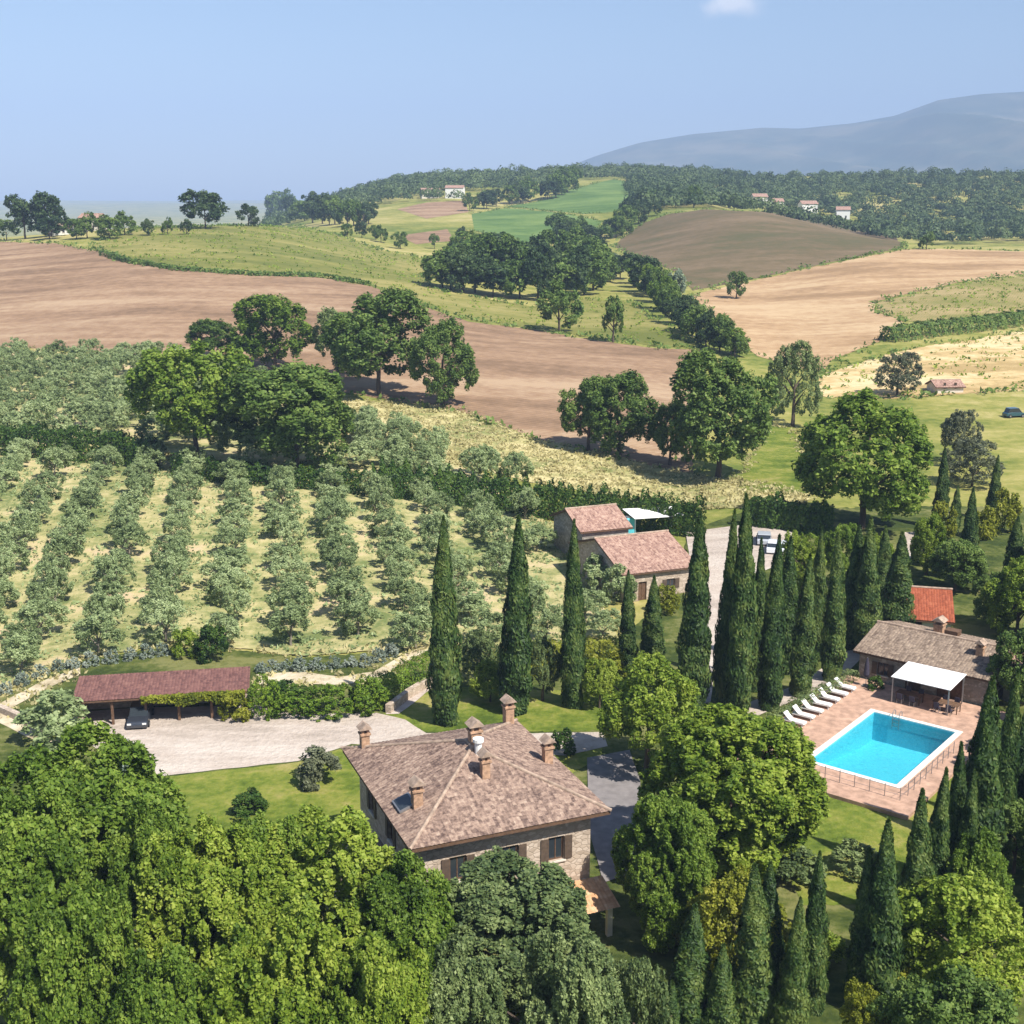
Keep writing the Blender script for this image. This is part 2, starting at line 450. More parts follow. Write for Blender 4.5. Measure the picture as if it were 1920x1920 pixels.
# building
M['tile_house'] = tile_mat("old_clay_tiles", [(.10, .065, .055), (.205, .14, .11), (.31, .215, .165), (.40, .295, .225), (.54, .45, .355)], .22, .30)
M['tile_pool'] = tile_mat("grey_clay_tiles", [(.12, .085, .065), (.22, .165, .125), (.33, .25, .185), (.42, .36, .27)])
M['tile_annex'] = tile_mat("pink_clay_tiles", [(.17, .10, .08), (.33, .20, .155), (.45, .30, .23), (.55, .42, .33)])
M['tile_red'] = tile_mat("red_roof_tiles", [(.10, .05, .045), (.165, .08, .07), (.22, .11, .09), (.28, .165, .135)])
M['tile_orange'] = tile_mat("orange_clay_tiles", [(.20, .055, .03), (.32, .09, .045), (.42, .16, .09)])
M['tile_porch'] = tile_mat("pale_orange_tiles", [(.45, .24, .12), (.60, .36, .2), (.68, .5, .34)])
M['ridge'] = flat_mat("ridge_tile", (.36, .265, .20), .9, .3, 2.5)
M['stone'] = stone_mat("rubble_stone", [(.32, .25, .19), (.48, .385, .30), (.60, .50, .41)])
M['greystone'] = stone_mat("grey_stone", [(.20, .18, .155), (.31, .28, .24), (.43, .39, .34)])
M['plaster'] = flat_mat("pale_plaster", (.62, .56, .48), .9, .1, 1.2)
M['brick'] = flat_mat("chimney_brick", (.40, .25, .16), .95, .3, 5)
M['whitepaint'] = flat_mat("white_paint", (.78, .77, .74), .6, .05, 2)
M['coping'] = flat_mat("white_coping_stone", (.72, .69, .64), .75, .1, 3)
M['terracotta'] = flat_mat("terracotta_paving", (.45, .285, .205), .9, .22, 1.6)
M['wood'] = flat_mat("brown_timber", (.13, .075, .045), .85, .25, 5)
M['shutter'] = flat_mat("brown_shutter", (.10, .07, .05), .7, .2, 5)
M['dark'] = flat_mat("dark_cloth", (.045, .04, .06), .8, .2, 4)
M['canvas'] = flat_mat("white_canvas", (.80, .79, .78), .8, .04, 2)
M['metal'] = flat_mat("grey_metal", (.30, .30, .31), .45, .1, 6, .5, Metallic=.6)
M['rubber'] = flat_mat("rubber", (.02, .02, .02), .85, .1, 8)
M['turquoise'] = flat_mat("turquoise_plastic", (.10, .48, .58), .5, .08, 3)
M['shade_paving'] = flat_mat("paving_painted_shade", (.21, .19, .185), .9, .15, 1.5)  # paving colour darkened to stand for the shade right of the farmhouse
for k, c in (('car_dark', (.03, .035, .045)), ('car_white', (.72, .74, .77)), ('car_teal', (.02, .075, .10)), ('car_silver', (.42, .44, .47))):
    M[k] = flat_mat("paint_" + k[4:], c, .28, .03, 1, .6, Coat_Weight=.6)
m, nt, out = new_mat("window_glass"); surf(nt, out, (.03, .038, .045), .08, .6); M['glass'] = m
m, nt, out = new_mat("pool_tiles")
n = noise(nt, coords(nt), 6, 3)
surf(nt, out, ramp(nt, n, [(.3, (.085, .47, .60)), (.7, (.16, .58, .70))]), .5, .3); M['pooltile'] = m
m, nt, out = new_mat("pool_water")
tr = nd(nt, "ShaderNodeBsdfTransparent"); tr.inputs[0].default_value = (.68, .98, 1.0, 1)
gl = nd(nt, "ShaderNodeBsdfGlossy", Roughness=.04)
fr = nd(nt, "ShaderNodeFresnel", IOR=1.33)
b = nd(nt, "ShaderNodeBump", Strength=.9, Distance=.12)
nt.links.new(noise(nt, coords(nt), 1.7, 4), b.inputs["Height"])
nt.links.new(b.outputs[0], gl.inputs["Normal"]); nt.links.new(b.outputs[0], fr.inputs["Normal"])
mx = nt.nodes.new("ShaderNodeMixShader")
nt.links.new(fr.outputs[0], mx.inputs[0]); nt.links.new(tr.outputs[0], mx.inputs[1]); nt.links.new(gl.outputs[0], mx.inputs[2])
nt.links.new(mx.outputs[0], out.inputs[0])
M['water'] = m

# ------------------------------------------------------------------ terrain sheet and fields
A_ = np.concatenate([np.linspace(-1.3, -.55, 22), np.linspace(-.535, .535, 210), np.linspace(.55, 1.3, 22)])
NA = len(A_)
Ys = np.concatenate([np.exp(np.linspace(math.log(16), math.log(1700), 330)), np.exp(np.linspace(math.log(1760), math.log(11500), 40))])
NY = len(Ys); L_ = np.log(Ys)
GX = A_[None, :] * Ys[:, None]; GY = np.repeat(Ys[:, None], NA, 1)
GZ = zf(GX, GY)
GV = np.stack([GX, GY, GZ], -1)                     # [NY, NA, 3]
def build_terrain():
    V = GV.reshape(-1, 3)
    idx = np.arange(NY * NA).reshape(NY, NA)
    a, b, c, d = idx[:-1, :-1].ravel(), idx[:-1, 1:].ravel(), idx[1:, 1:].ravel(), idx[1:, :-1].ravel()
    Fc = np.concatenate([np.column_stack([a, b, c]), np.column_stack([a, c, d])])
    # apron under and behind the camera
    n0 = len(V)
    V = np.concatenate([V, [[-400, -250, -8], [400, -250, -8], [400, 16, -8], [-400, 16, -8]]])
    extra = [[n0, n0 + 1, n0 + 2], [n0, n0 + 2, n0 + 3]]
    me = np_mesh("terrain", V, np.concatenate([Fc, extra]), M['terrain'], True)
    return tag(link("terrain", me), "dry rolling hill country", None, None, "structure")
build_terrain()

def pip(P, x, y):
    """vectorised point in polygon"""
    x = np.asarray(x); y = np.asarray(y); ins = np.zeros(x.shape, bool)
    n = len(P); j = n - 1
    for i in range(n):
        xi, yi = P[i]; xj, yj = P[j]
        c = ((yi > y) != (yj > y)) & (x < (xj - xi) * (y - yi) / (yj - yi + 1e-15) + xi)
        ins ^= c; j = i
    return ins

def clip_half(poly, p, q):
    outp = []
    n = len(poly)
    def side(r): return (q[0] - p[0]) * (r[1] - p[1]) - (q[1] - p[1]) * (r[0] - p[0])
    for i in range(n):
        A, B = poly[i], poly[(i + 1) % n]
        sa, sb = side(A), side(B)
        if sa >= 0: outp.append(A)
        if (sa >= 0) != (sb >= 0):
            t = sa / (sa - sb); outp.append((A[0] + (B[0] - A[0]) * t, A[1] + (B[1] - A[1]) * t))
    return outp

def world_outline(pix, step=18, wob=0.0, seed=0):
    """photo outline -> ground outline (X, Y) with slightly wandering edges"""
    rnd = random.Random(seed); res = []
    n = len(pix)
    for i in range(n):
        (x0, y0), (x1, y1) = pix[i], pix[(i + 1) % n]
        k = max(1, int(math.hypot(x1 - x0, y1 - y0) / step))
        for t in range(k):
            f = t / k
            x, y, z = ground(x0 + (x1 - x0) * f + rnd.uniform(-wob, wob), y0 + (y1 - y0) * f + rnd.uniform(-wob, wob) * .4)
            res.append((x, y))
    return res

def drape(name, outl, mat, lift, label=None):
    """a sheet cut to the outline that lies LIFT above the terrain's own triangles"""
    P = [(x / y, math.log(y)) for x, y in outl]
    if sum(P[i - 1][0] * P[i][1] - P[i][0] * P[i - 1][1] for i in range(len(P))) < 0: P.reverse()
    pa = np.array(P)
    i0 = max(0, np.searchsorted(A_, pa[:, 0].min()) - 1); i1 = min(NA - 1, np.searchsorted(A_, pa[:, 0].max()) + 1)
    j0 = max(0, np.searchsorted(L_, pa[:, 1].min()) - 1); j1 = min(NY - 1, np.searchsorted(L_, pa[:, 1].max()) + 1)
    AA, LL = np.meshgrid(A_[i0:i1 + 1], L_[j0:j1 + 1])
    ins = pip(P, AA, LL)
    mark = np.zeros((j1 - j0, i1 - i0), bool)       # cells that an edge may cross
    for k in range(len(P)):
        (x0, y0), (x1, y1) = P[k], P[(k + 1) % len(P)]
        ia, ib = np.searchsorted(A_, min(x0, x1)) - 1 - i0, np.searchsorted(A_, max(x0, x1)) - i0
        ja, jb = np.searchsorted(L_, min(y0, y1)) - 1 - j0, np.searchsorted(L_, max(y0, y1)) - j0
        mark[max(0, ja):max(0, jb) + 1, max(0, ia):max(0, ib) + 1] = True
    verts, faces, vid = [], [], {}
    def grid_v(j, i):
        k = (j, i)
        if k not in vid:
            vid[k] = len(verts); p = GV[j, i]; verts.append((p[0], p[1], p[2] + lift))
        return vid[k]
    polys = []
    for j in range(j1 - j0):
        for i in range(i1 - i0):
            J, I = j + j0, i + i0
            if not mark[j, i]:
                if ins[j, i] and ins[j + 1, i] and ins[j, i + 1] and ins[j + 1, i + 1]:
                    a, b, c, d = grid_v(J, I), grid_v(J, I + 1), grid_v(J + 1, I + 1), grid_v(J + 1, I)
                    polys += [(a, b, c), (a, c, d)]
                continue
            for tri in (((J, I), (J, I + 1), (J + 1, I + 1)), ((J, I), (J + 1, I + 1), (J + 1, I))):
                q = [(A_[t[1]], L_[t[0]]) for t in tri]
                pl = P
                for e in range(3):
                    pl = clip_half(pl, q[e], q[(e + 1) % 3])
                    if len(pl) < 3: break
                if len(pl) < 3: continue
                W = [GV[t[0], t[1]] for t in tri]
                det = (q[1][1] - q[2][1]) * (q[0][0] - q[2][0]) + (q[2][0] - q[1][0]) * (q[0][1] - q[2][1])
                ids = []
                for (x, y) in pl:
                    l0 = ((q[1][1] - q[2][1]) * (x - q[2][0]) + (q[2][0] - q[1][0]) * (y - q[2][1])) / det
                    l1 = ((q[2][1] - q[0][1]) * (x - q[2][0]) + (q[0][0] - q[2][0]) * (y - q[2][1])) / det
                    w = W[0] * l0 + W[1] * l1 + W[2] * (1 - l0 - l1)
                    ids.append(len(verts)); verts.append((w[0], w[1], w[2] + lift))
                polys.append(tuple(ids))
    me = bpy.data.meshes.new(name)
    me.from_pydata([tuple(map(float, v)) for v in verts], [], polys)
    bm = bmesh.new(); bm.from_mesh(me); bmesh.ops.remove_doubles(bm, verts=bm.verts, dist=.002); bm.to_mesh(me); bm.free()
    me.materials.append(mat)
    me.polygons.foreach_set("use_smooth", np.ones(len(me.polygons), bool))
    return tag(link(name, me), label, None, None, "structure")

LIFT = [0.03]
OUT = {}
def field(name, pix, mat, wob=2.0, key=None, step=18):
    o = world_outline(pix, step, wob, len(OUT))
    OUT[key or name] = o
    drape(name, o, M[mat], LIFT[0])
    LIFT[0] += .006

field("meadow", [(170, 462), (205, 448), (262, 428), (400, 424), (560, 424), (640, 442), (720, 472), (840, 490), (800, 520), (820, 545), (1000, 575), (1100, 560), (1190, 568), (1260, 620), (1300, 652), (1230, 650), (1100, 632), (880, 600), (760, 560), (700, 535), (600, 518), (480, 514), (330, 503), (230, 486)], 'meadow', wob=4, step=7)
field("ploughed_field", [(-300, 455), (0, 454), (100, 456), (190, 472), (230, 490), (330, 506), (480, 516), (600, 520), (700, 538), (760, 563), (880, 604), (1000, 618), (1100, 636), (1230, 653), (1315, 656), (1300, 740), (1300, 890), (1200, 868), (1100, 843), (1000, 822), (930, 793), (850, 768), (740, 752), (640, 735), (560, 720), (430, 690), (300, 670), (150, 660), (0, 650), (-300, 645)], 'plough')
field("hill_field", [(1150, 462), (1200, 420), (1260, 400), (1320, 393), (1400, 396), (1550, 406), (1640, 427), (1700, 455), (1690, 466), (1560, 491), (1450, 516), (1300, 545), (1270, 510), (1200, 485)], 'brownfield')
field("stubble_field", [(1300, 552), (1450, 518), (1560, 493), (1690, 469), (1760, 466), (1920, 472), (2200, 480), (2200, 500), (1920, 514), (1800, 529), (1640, 566), (1640, 585), (1695, 602), (1650, 640), (1560, 675), (1540, 700), (1420, 668), (1350, 610)], 'stubble')
field("fallow_field", [(1645, 568), (1800, 532), (1920, 517), (2200, 505), (2200, 600), (1920, 592), (1790, 612), (1700, 602), (1648, 586)], 'olivebrown')
field("bare_field", [(1700, 655), (1800, 640), (1920, 622), (2200, 610), (2200, 722), (1920, 732), (1760, 742), (1660, 748), (1540, 745), (1530, 705), (1600, 685)], 'sand', wob=4, step=7)
field("green_field", [(1085, 352), (1150, 336), (1200, 345), (1240, 372), (1200, 392), (1100, 402), (1040, 396), (950, 387), (1000, 380)], 'crop')
field("crop_field", [(885, 402), (950, 390), (1040, 398), (1130, 415), (1100, 452), (960, 456), (890, 432)], 'crop', key='crop2')
field("clay_field", [(745, 392), (800, 380), (870, 376), (880, 398), (800, 410)], 'plough', 1)
field("fallow_strip", [(745, 442), (840, 430), (850, 452), (780, 458)], 'plough', 1)
field("straw_strip", [(620, 750), (740, 755), (850, 770), (930, 795), (1000, 825), (1100, 846), (1200, 870), (1320, 895), (1420, 905), (1520, 935), (1500, 948), (1320, 955), (1200, 940), (1000, 905), (900, 880), (760, 860), (640, 850)], 'drygrass', wob=4, step=7)
field("hillside_grass", [(1400, 870), (1440, 800), (1490, 800), (1520, 930), (1380, 925)], 'lawn', key='hg', wob=4, step=7)
field("upper_grove_floor", [(-400, 652), (0, 653), (150, 663), (300, 673), (480, 720), (620, 770), (660, 850), (480, 880), (300, 852), (0, 835), (-400, 830)], 'orchard', key='upper', wob=4, step=7)
field("grove_strip_floor", [(640, 812), (760, 830), (850, 866), (950, 905), (1000, 922), (900, 932), (780, 918), (660, 900)], 'orchard', key='strip')
field("orchard_floor", [(-500, 838), (0, 838), (300, 855), (450, 895), (650, 915), (900, 938), (1050, 985), (1110, 1100), (1160, 1200), (1000, 1222), (800, 1215), (560, 1232), (470, 1220), (320, 1210), (150, 1235), (0, 1300), (-500, 1400)], 'orchard', key='grove', wob=4, step=7)
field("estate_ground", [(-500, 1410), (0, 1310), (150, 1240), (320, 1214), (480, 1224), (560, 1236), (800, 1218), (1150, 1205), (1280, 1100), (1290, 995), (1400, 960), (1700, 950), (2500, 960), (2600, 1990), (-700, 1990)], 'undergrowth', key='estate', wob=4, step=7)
field("lawn", [(200, 1440), (290, 1461), (420, 1447), (560, 1432), (660, 1400), (720, 1390), (1130, 1400), (1130, 1420), (900, 1550), (700, 1640), (560, 1700), (200, 1600)], 'lawn')
field("side_lawn", [(700, 1352), (820, 1288), (1100, 1300), (1180, 1340), (1130, 1372), (1000, 1375), (800, 1375)], 'lawn', key='sl', wob=4, step=7)
field("poolside_lawn", [(1380, 1420), (1460, 1352), (1600, 1268), (1680, 1270), (1850, 1300), (1880, 1400), (1800, 1560), (1640, 1700), (1500, 1700), (1450, 1560)], 'lawn', key='pl', wob=4, step=7)
field("gravel_drive", [(165, 1395), (120, 1340), (250, 1330), (480, 1325), (560, 1344), (700, 1338), (760, 1352), (800, 1378), (1000, 1378), (1130, 1375), (1140, 1402), (1060, 1420), (880, 1410), (660, 1398), (560, 1430), (420, 1445), (300, 1459), (230, 1440)], 'gravel', 1.5, key='drive')
field("garden_path", [(0, 1338), (60, 1365), (100, 1390), (165, 1382), (165, 1398), (95, 1404), (50, 1384), (0, 1358)], 'dirtpath', 1, key='gp')
field("terrace_path", [(-60, 1370), (0, 1322), (90, 1275), (150, 1255), (150, 1268), (95, 1290), (0, 1342), (-60, 1390)], 'dirtpath', 1, key='tp')
field("stone_path", [(480, 1268), (560, 1262), (640, 1272), (700, 1262), (760, 1228), (820, 1205), (820, 1214), (770, 1240), (705, 1276), (640, 1288), (560, 1284), (530, 1300), (490, 1296)], 'dirtpath', 1, key='sp')
field("stepping_path", [(722, 1342), (760, 1310), (800, 1284), (815, 1290), (780, 1318), (748, 1342)], 'gravel', 1, key='step')
field("gravel_courtyard", [(1285, 1000), (1400, 985), (1490, 1000), (1500, 1040), (1430, 1075), (1370, 1086), (1345, 1200), (1332, 1320), (1300, 1325), (1318, 1200), (1300, 1095)], 'gravel', 1.5, key='court')
field("gravel_road", [(1690, 1000), (1714, 1000), (1702, 1110), (1672, 1180), (1640, 1215), (1590, 1262), (1500, 1312), (1420, 1346), (1300, 1352), (1290, 1335), (1410, 1318), (1500, 1285), (1565, 1240), (1630, 1180), (1672, 1110)], 'gravel', 1.5, key='road')
field("side_paving", [(1100, 1425), (1180, 1410), (1200, 1470), (1190, 1640), (1130, 1660), (1105, 1560)], 'shade_paving', 1, key='sidep')  # sheet with the shadow beside the house put into its colour

# ------------------------------------------------------------------ far mountains and haze
def mountain():
    sky_px = [(300, 395), (700, 372), (900, 345), (1050, 318), (1120, 291), (1200, 267), (1300, 251), (1430, 239), (1500, 241), (1600, 231), (1680, 216), (1760, 187), (1840, 176), (1920, 171), (2200, 150), (2600, 175), (3000, 240)]
    n, k = 260, 70
    px = np.linspace(300, 3000, n); py = np.interp(px, [p[0] for p in sky_px], [p[1] for p in sky_px])
    YR = 7600.0
    u, v = px - 960, py - 960
    fy = F * CT - v * ST
    X0 = u / fy * YR; Z0 = CAM_H - (F * ST + v * CT) / fy * YR
    rng = np.random.RandomState(4)
    V = np.zeros((k, n, 3))
    for j in range(k):
        t = j / (k - 1) * 1.35                       # 0 foot of the slope, 1 ridge, beyond it the far side
        Y = YR - 3200 * (1 - t)
        prof = np.where(t <= 1, t ** 1.15, 1 - (t - 1) * 1.6)
        x = X0 * (Y / YR)
        z = -40 + (Z0 + 40) * prof
        g = sum(a * np.sin(x * f_ + ph + Y * f_ * .35) for a, f_, ph in ((1, .0031, .3), (.6, .0072, 1.1), (.35, .0153, 2.2), (.2, .031, .7)))
        z = z + g * 48 * (Z0 / 650.0).clip(.1, 1) * np.sin(min(t, 1) * math.pi) ** .8
        V[j, :, 0] = x; V[j, :, 1] = Y; V[j, :, 2] = z
    idx = np.arange(k * n).reshape(k, n)
    Fc = np.column_stack([idx[:-1, :-1].ravel(), idx[:-1, 1:].ravel(), idx[1:, 1:].ravel(), idx[1:, :-1].ravel()])
    tag(link("mountain", np_mesh("mountain", V.reshape(-1, 3), Fc, M['mountain'], True)), None, None, None, "structure")
mountain()

HAZE_DENSITY = 1.6e-4
def haze():
    m, nt, out = new_mat("haze_air")
    pv = nt.nodes.new("ShaderNodeVolumePrincipled")
    pv.inputs["Color"].default_value = (.50, .67, 1.0, 1)
    pv.inputs["Density"].default_value = HAZE_DENSITY
    pv.inputs["Anisotropy"].default_value = -.2
    nt.links.new(pv.outputs[0], out.inputs["Volume"])
    b_ = MB().box(-16000, 16000, -600, 12000, -60, 900)
    o = b_.build("haze", m)
    tag(o, "thin blue summer haze over the whole valley", None, None, "stuff")
    o.display_type = 'WIRE'
haze()

# ------------------------------------------------------------------ foliage meshes (unit size: height 1, width about 1)
def leaves_mesh(name, P, N, T, L, W, mat, fold=.15, hw=1.0):
    P = P * np.array([1, 1, hw])                      # leaves keep their shape when the crown is stretched
    N = N / np.linalg.norm(N, axis=1, keepdims=True)
    T = T - N * (T * N).sum(1, keepdims=True); T = T / (np.linalg.norm(T, axis=1, keepdims=True) + 1e-9)
    B = np.cross(N, T)
    L = L[:, None]; W = W[:, None]
    V = np.stack([P - T * L / 2, P + B * W / 2 + T * L * .08 - N * W * fold, P + T * L / 2, P - B * W / 2 + T * L * .08 - N * W * fold], 1).reshape(-1, 3) / np.array([1, 1, hw])
    Fc = np.arange(len(V)).reshape(-1, 4)
    return np_mesh(name, V, Fc, mat)

def unit(rng, n):
    v = rng.normal(size=(n, 3)); return v / np.linalg.norm(v, axis=1, keepdims=True)

def crown_mesh(name, seed, mat, n_leaf, leaf, n_clump=300, base=.06, zc=.53, rz=.47, cr=(.03, .065), inner=.12, lobes=15, lr=(.26, .46), asp=1.5, loose=0.0, hw=1.0):
    """lobes of the crown carry many small leaf clumps, so that gaps and shade fall between them"""
    rng = np.random.RandomState(seed)
    k = np.arange(lobes) + .5
    zz = 1 - 1.72 * k / lobes; an = k * 2.39996 + rng.uniform(0, 6.28)
    d = np.stack([np.cos(an) * np.sqrt(np.maximum(0, 1 - zz ** 2)), np.sin(an) * np.sqrt(np.maximum(0, 1 - zz ** 2)), zz], 1) + rng.normal(0, .22, (lobes, 3))
    d /= np.linalg.norm(d, axis=1, keepdims=True)
    R_ = rng.uniform(*lr, lobes); C = d * (rng.uniform(.5, .72, lobes))[:, None]
    C = np.concatenate([C, [[0, 0, .1]]]); R_ = np.concatenate([R_, [.5]]); nl = lobes + 1
    li = rng.choice(nl, n_clump * 3, p=R_ ** 2 / (R_ ** 2).sum())
    u = unit(rng, n_clump * 3); o = C[li] / (np.linalg.norm(C[li], axis=1, keepdims=True) + 1e-6)
    u = u + o * .7 + np.array([0, 0, .15]); u /= np.linalg.norm(u, axis=1, keepdims=True)
    p = C[li] + u * (R_[li] * rng.uniform(.82, 1.12 + loose, n_clump * 3))[:, None]
    D = np.linalg.norm(p[:, None] - C[None], axis=2) / R_[None]
    p = p[D.min(1) > .72][:n_clump]
    nC = len(p)
    P0 = p * np.array([.5, .5, rz]) + np.array([0, 0, zc])
    rad = rng.uniform(*cr, nC); w = rad ** 2; w /= w.sum()
    ci = rng.choice(nC, n_leaf, p=w)
    ld = unit(rng, n_leaf); out_ = p[ci] / (np.linalg.norm(p[ci], axis=1, keepdims=True) + 1e-6)
    fr = rng.uniform(.25, 1.15, n_leaf) ** .6
    P = P0[ci] + ld * (rad[ci] * fr)[:, None]
    ins = rng.rand(n_leaf) < inner                    # some leaves deeper inside close the crown
    P[ins] = (P[ins] - np.array([0, 0, zc])) * rng.uniform(.55, .92, (ins.sum(), 1)) + np.array([0, 0, zc])
    P[:, 2] = np.maximum(P[:, 2], base * (.5 + .5 * rng.rand(n_leaf)))
    P[:, :2] *= .5 / np.percentile(np.hypot(P[:, 0], P[:, 1]), 98)      # true to size: width 1, height 1
    P[:, 2] *= 1.0 / np.percentile(P[:, 2], 99.6)
    N = ld * .35 + out_ * .4 + unit(rng, n_leaf) * .9 + np.array([0, 0, .5])
    T = unit(rng, n_leaf)
    L = leaf * rng.uniform(.6, 1.5, n_leaf)
    return leaves_mesh(name, P, N, T, L, L / asp * rng.uniform(.8, 1.2, n_leaf), mat, hw=hw)

def cypress_mesh(name, seed, mat, n_leaf=14000, slim=1.0):
    rng = np.random.RandomState(seed)
    t = rng.uniform(0, 1, n_leaf) ** 1.25
    ang = rng.uniform(0, 2 * math.pi, n_leaf)
    ph = rng.uniform(0, 6.28, 8)
    prof = np.minimum(1, .66 + t * 1.7) * (1 - t ** 1.7) ** .8 * 1.08 * rng.uniform(.94, 1.06)
    prof = np.where(t > .93, prof * .92, prof)
    lump = 1 + .10 * np.sin(ang * 3 + t * 9 + ph[0]) + .08 * np.sin(ang * 5 - t * 17 + ph[1]) + .09 * np.sin(t * 31 + ang * 2 + ph[2]) + .05 * np.sin(t * 60 + ph[3] + ang)
    r = .5 * prof * lump * np.where(rng.rand(n_leaf) < .14, rng.uniform(.4, .85, n_leaf), rng.uniform(.86, 1.08, n_leaf))
    bend = .07 * (np.sin(t * 2.6 + ph[4]) - math.sin(ph[4]))
    z = .02 + t * .975
    P = np.stack([np.cos(ang) * r + bend, np.sin(ang) * r + bend * .6, z], 1)
    N = np.stack([np.cos(ang), np.sin(ang), np.full(n_leaf, .25)], 1) + unit(rng, n_leaf) * .55
    T = np.stack([np.cos(ang) * .9, np.sin(ang) * .9, np.full(n_leaf, .42)], 1) + unit(rng, n_leaf) * .25
    # the mesh is scaled about 1 : 1 : 6, so leaves are laid out in metres of a 12 m tree and squeezed back
    S = np.array([2.0, 2.0, 12.0])
    P = P * S; T = T * np.array([.45, .45, 1.2]); L = rng.uniform(.16, .42, n_leaf)
    N = N / np.linalg.norm(N, axis=1, keepdims=True)
    T = T - N * (T * N).sum(1, keepdims=True); T /= np.linalg.norm(T, axis=1, keepdims=True)
    B = np.cross(N, T); Lc = L[:, None]; W = Lc * .42
    V = np.stack([P - T * Lc / 2, P + B * W / 2, P + T * Lc / 2, P - B * W / 2], 1).reshape(-1, 3) / S
    return np_mesh(name, V, np.arange(len(V)).reshape(-1, 4), mat)

def trunk_mesh(name, seed, mat, top=.55, r0=.022, limbs=5, spread=.26):
    rnd = random.Random(seed); b = MB()
    pts = [(0, 0, -.02)]; x = y = 0
    for i in range(1, 6):
        x += rnd.uniform(-.012, .012); y += rnd.uniform(-.012, .012); pts.append((x, y, top * i / 5))
    b.tube(pts, [r0 * 1.25, r0, r0 * .88, r0 * .75, r0 * .55, r0 * .3], 8)
    for k in range(limbs):
        q = 2 * math.pi * k / limbs + rnd.uniform(-.4, .4); i = rnd.randint(1, 3)
        p0 = Vector(pts[i + 1]); s_ = rnd.uniform(.7, 1.15) * spread
        p1 = p0 + Vector((math.cos(q) * s_ * .45, math.sin(q) * s_ * .45, s_ * .5)); p2 = p0 + Vector((math.cos(q) * s_, math.sin(q) * s_, s_ * .95))
        b.tube([p0, p1, p2], [r0 * .6, r0 * .42, r0 * .18], 6)
    o = b.build(name, mat); me = o.data; bpy.data.objects.remove(o)
    return me

BM = {}
def crowns(key, n, **kw):
    BM[key] = [crown_mesh("crown_" + key, 100 + hash_(key) + i, **kw) for i in range(n)]
def hash_(s): return sum(ord(c) * (i + 3) for i, c in enumerate(s)) % 997
def both(key, mats, n, **kw):
    for m_ in mats: crowns(key + '_' + m_, n, mat=M[m_], **kw)
both('near', ('broad', 'lime', 'holm'), 2, n_leaf=95000, leaf=.025, hw=1.4, n_clump=950, cr=(.018, .045), lobes=22, lr=(.22, .42))
both('mid', ('broad', 'oak', 'lime', 'yellow'), 3, n_leaf=24000, leaf=.031, hw=1.2, n_clump=420, cr=(.025, .06), lobes=15)
both('mid', ('grey', 'poplar', 'holm'), 2, n_leaf=15000, leaf=.028, n_clump=320, cr=(.022, .055), lobes=13, loose=.15)
both('far', ('oak', 'darkwood', 'poplar', 'broad'), 3, n_leaf=4200, leaf=.056, n_clump=150, cr=(.04, .085), lobes=10)
both('bush', ('holm', 'broad', 'yellow', 'lime', 'grey', 'silver', 'hedge', 'olive'), 2, n_leaf=4600, leaf=.06, n_clump=170, base=0, zc=.42, rz=.56, cr=(.04, .085), lobes=9)
both('bush', ('box',), 2, n_leaf=6000, leaf=.045, n_clump=260, base=0, zc=.36, rz=.62, cr=(.035, .06), lobes=9, lr=(.5, .6))
both('olive', ('olive',), 6, n_leaf=4600, leaf=.056, n_clump=150, base=.05, zc=.53, rz=.47, cr=(.03, .075), lobes=8, lr=(.24, .42), asp=2.3, loose=.22, inner=.08)
both('mound', ('silver',), 3, n_leaf=2200, leaf=.075, n_clump=120, base=0, zc=.30, rz=.68, cr=(.05, .085), lobes=8, lr=(.5, .6))
BM['cypress'] = [cypress_mesh("crown_cypress", 40 + i, M['cypress']) for i in range(9)]
TR = {'bark': [trunk_mesh("tree_trunk", i, M['bark']) for i in range(3)],
      'olive': [trunk_mesh("olive_trunk", 20 + i, M['palebark'], .45, .03, 4, .3) for i in range(3)],
      'cypress': [trunk_mesh("cypress_trunk", 30, M['bark'], .8, .012, 0)]}
RND = random.Random(11)
COUNT = {}
def plant(name, key, label, cat, x, y, w, h, group=None, trunk='bark', z=None, rz=None, wy=None):
    """a tree or shrub: an empty at its foot with crown (and trunk) children sharing mesh data"""
    if z is None: z = zg(x, y)
    wy = wy or w * RND.uniform(.92, 1.08)
    t = thing(name, label, cat, (x, y, z - .03), RND.uniform(0, 6.28) if rz is None else rz, group, (w, wy, h))
    i = COUNT.get(key, 0); COUNT[key] = i + 1
    ms = BM[key]; c = link("crown", ms[i % len(ms)], t)
    if trunk:
        tm = TR[trunk]; tr = link("trunk", tm[i % len(tm)], t)
        k = h / max(w, .01)
        if trunk == 'cypress': tr.scale = (3.2, 3.2, 1)
        else: tr.scale = (k, k, 1)                   # trunk and limbs keep round sections and their own spread
    return t
def foot(px, base): return ground(px, base)
def plant_px(name, key, label, cat, px, base, top, wpx, group=None, trunk='bark', Y=None, dy=0.0, wy=None):
    """tree at a photo pixel: foot at (px, base) on the ground, crown top at row TOP, WPX wide"""
    if Y is None:
        x, y, z = ground(px, base)
    else:
        x = on_ray(px, (base + top) / 2, Y)[0]; y = Y; z = zg(x, y)
    h = CAM_H - slope(top) * y - z
    d = y * CT + (CAM_H - z - h / 2) * ST
    return plant(name, key, label, cat, x, y, wpx * d / F, h, group, trunk, z)

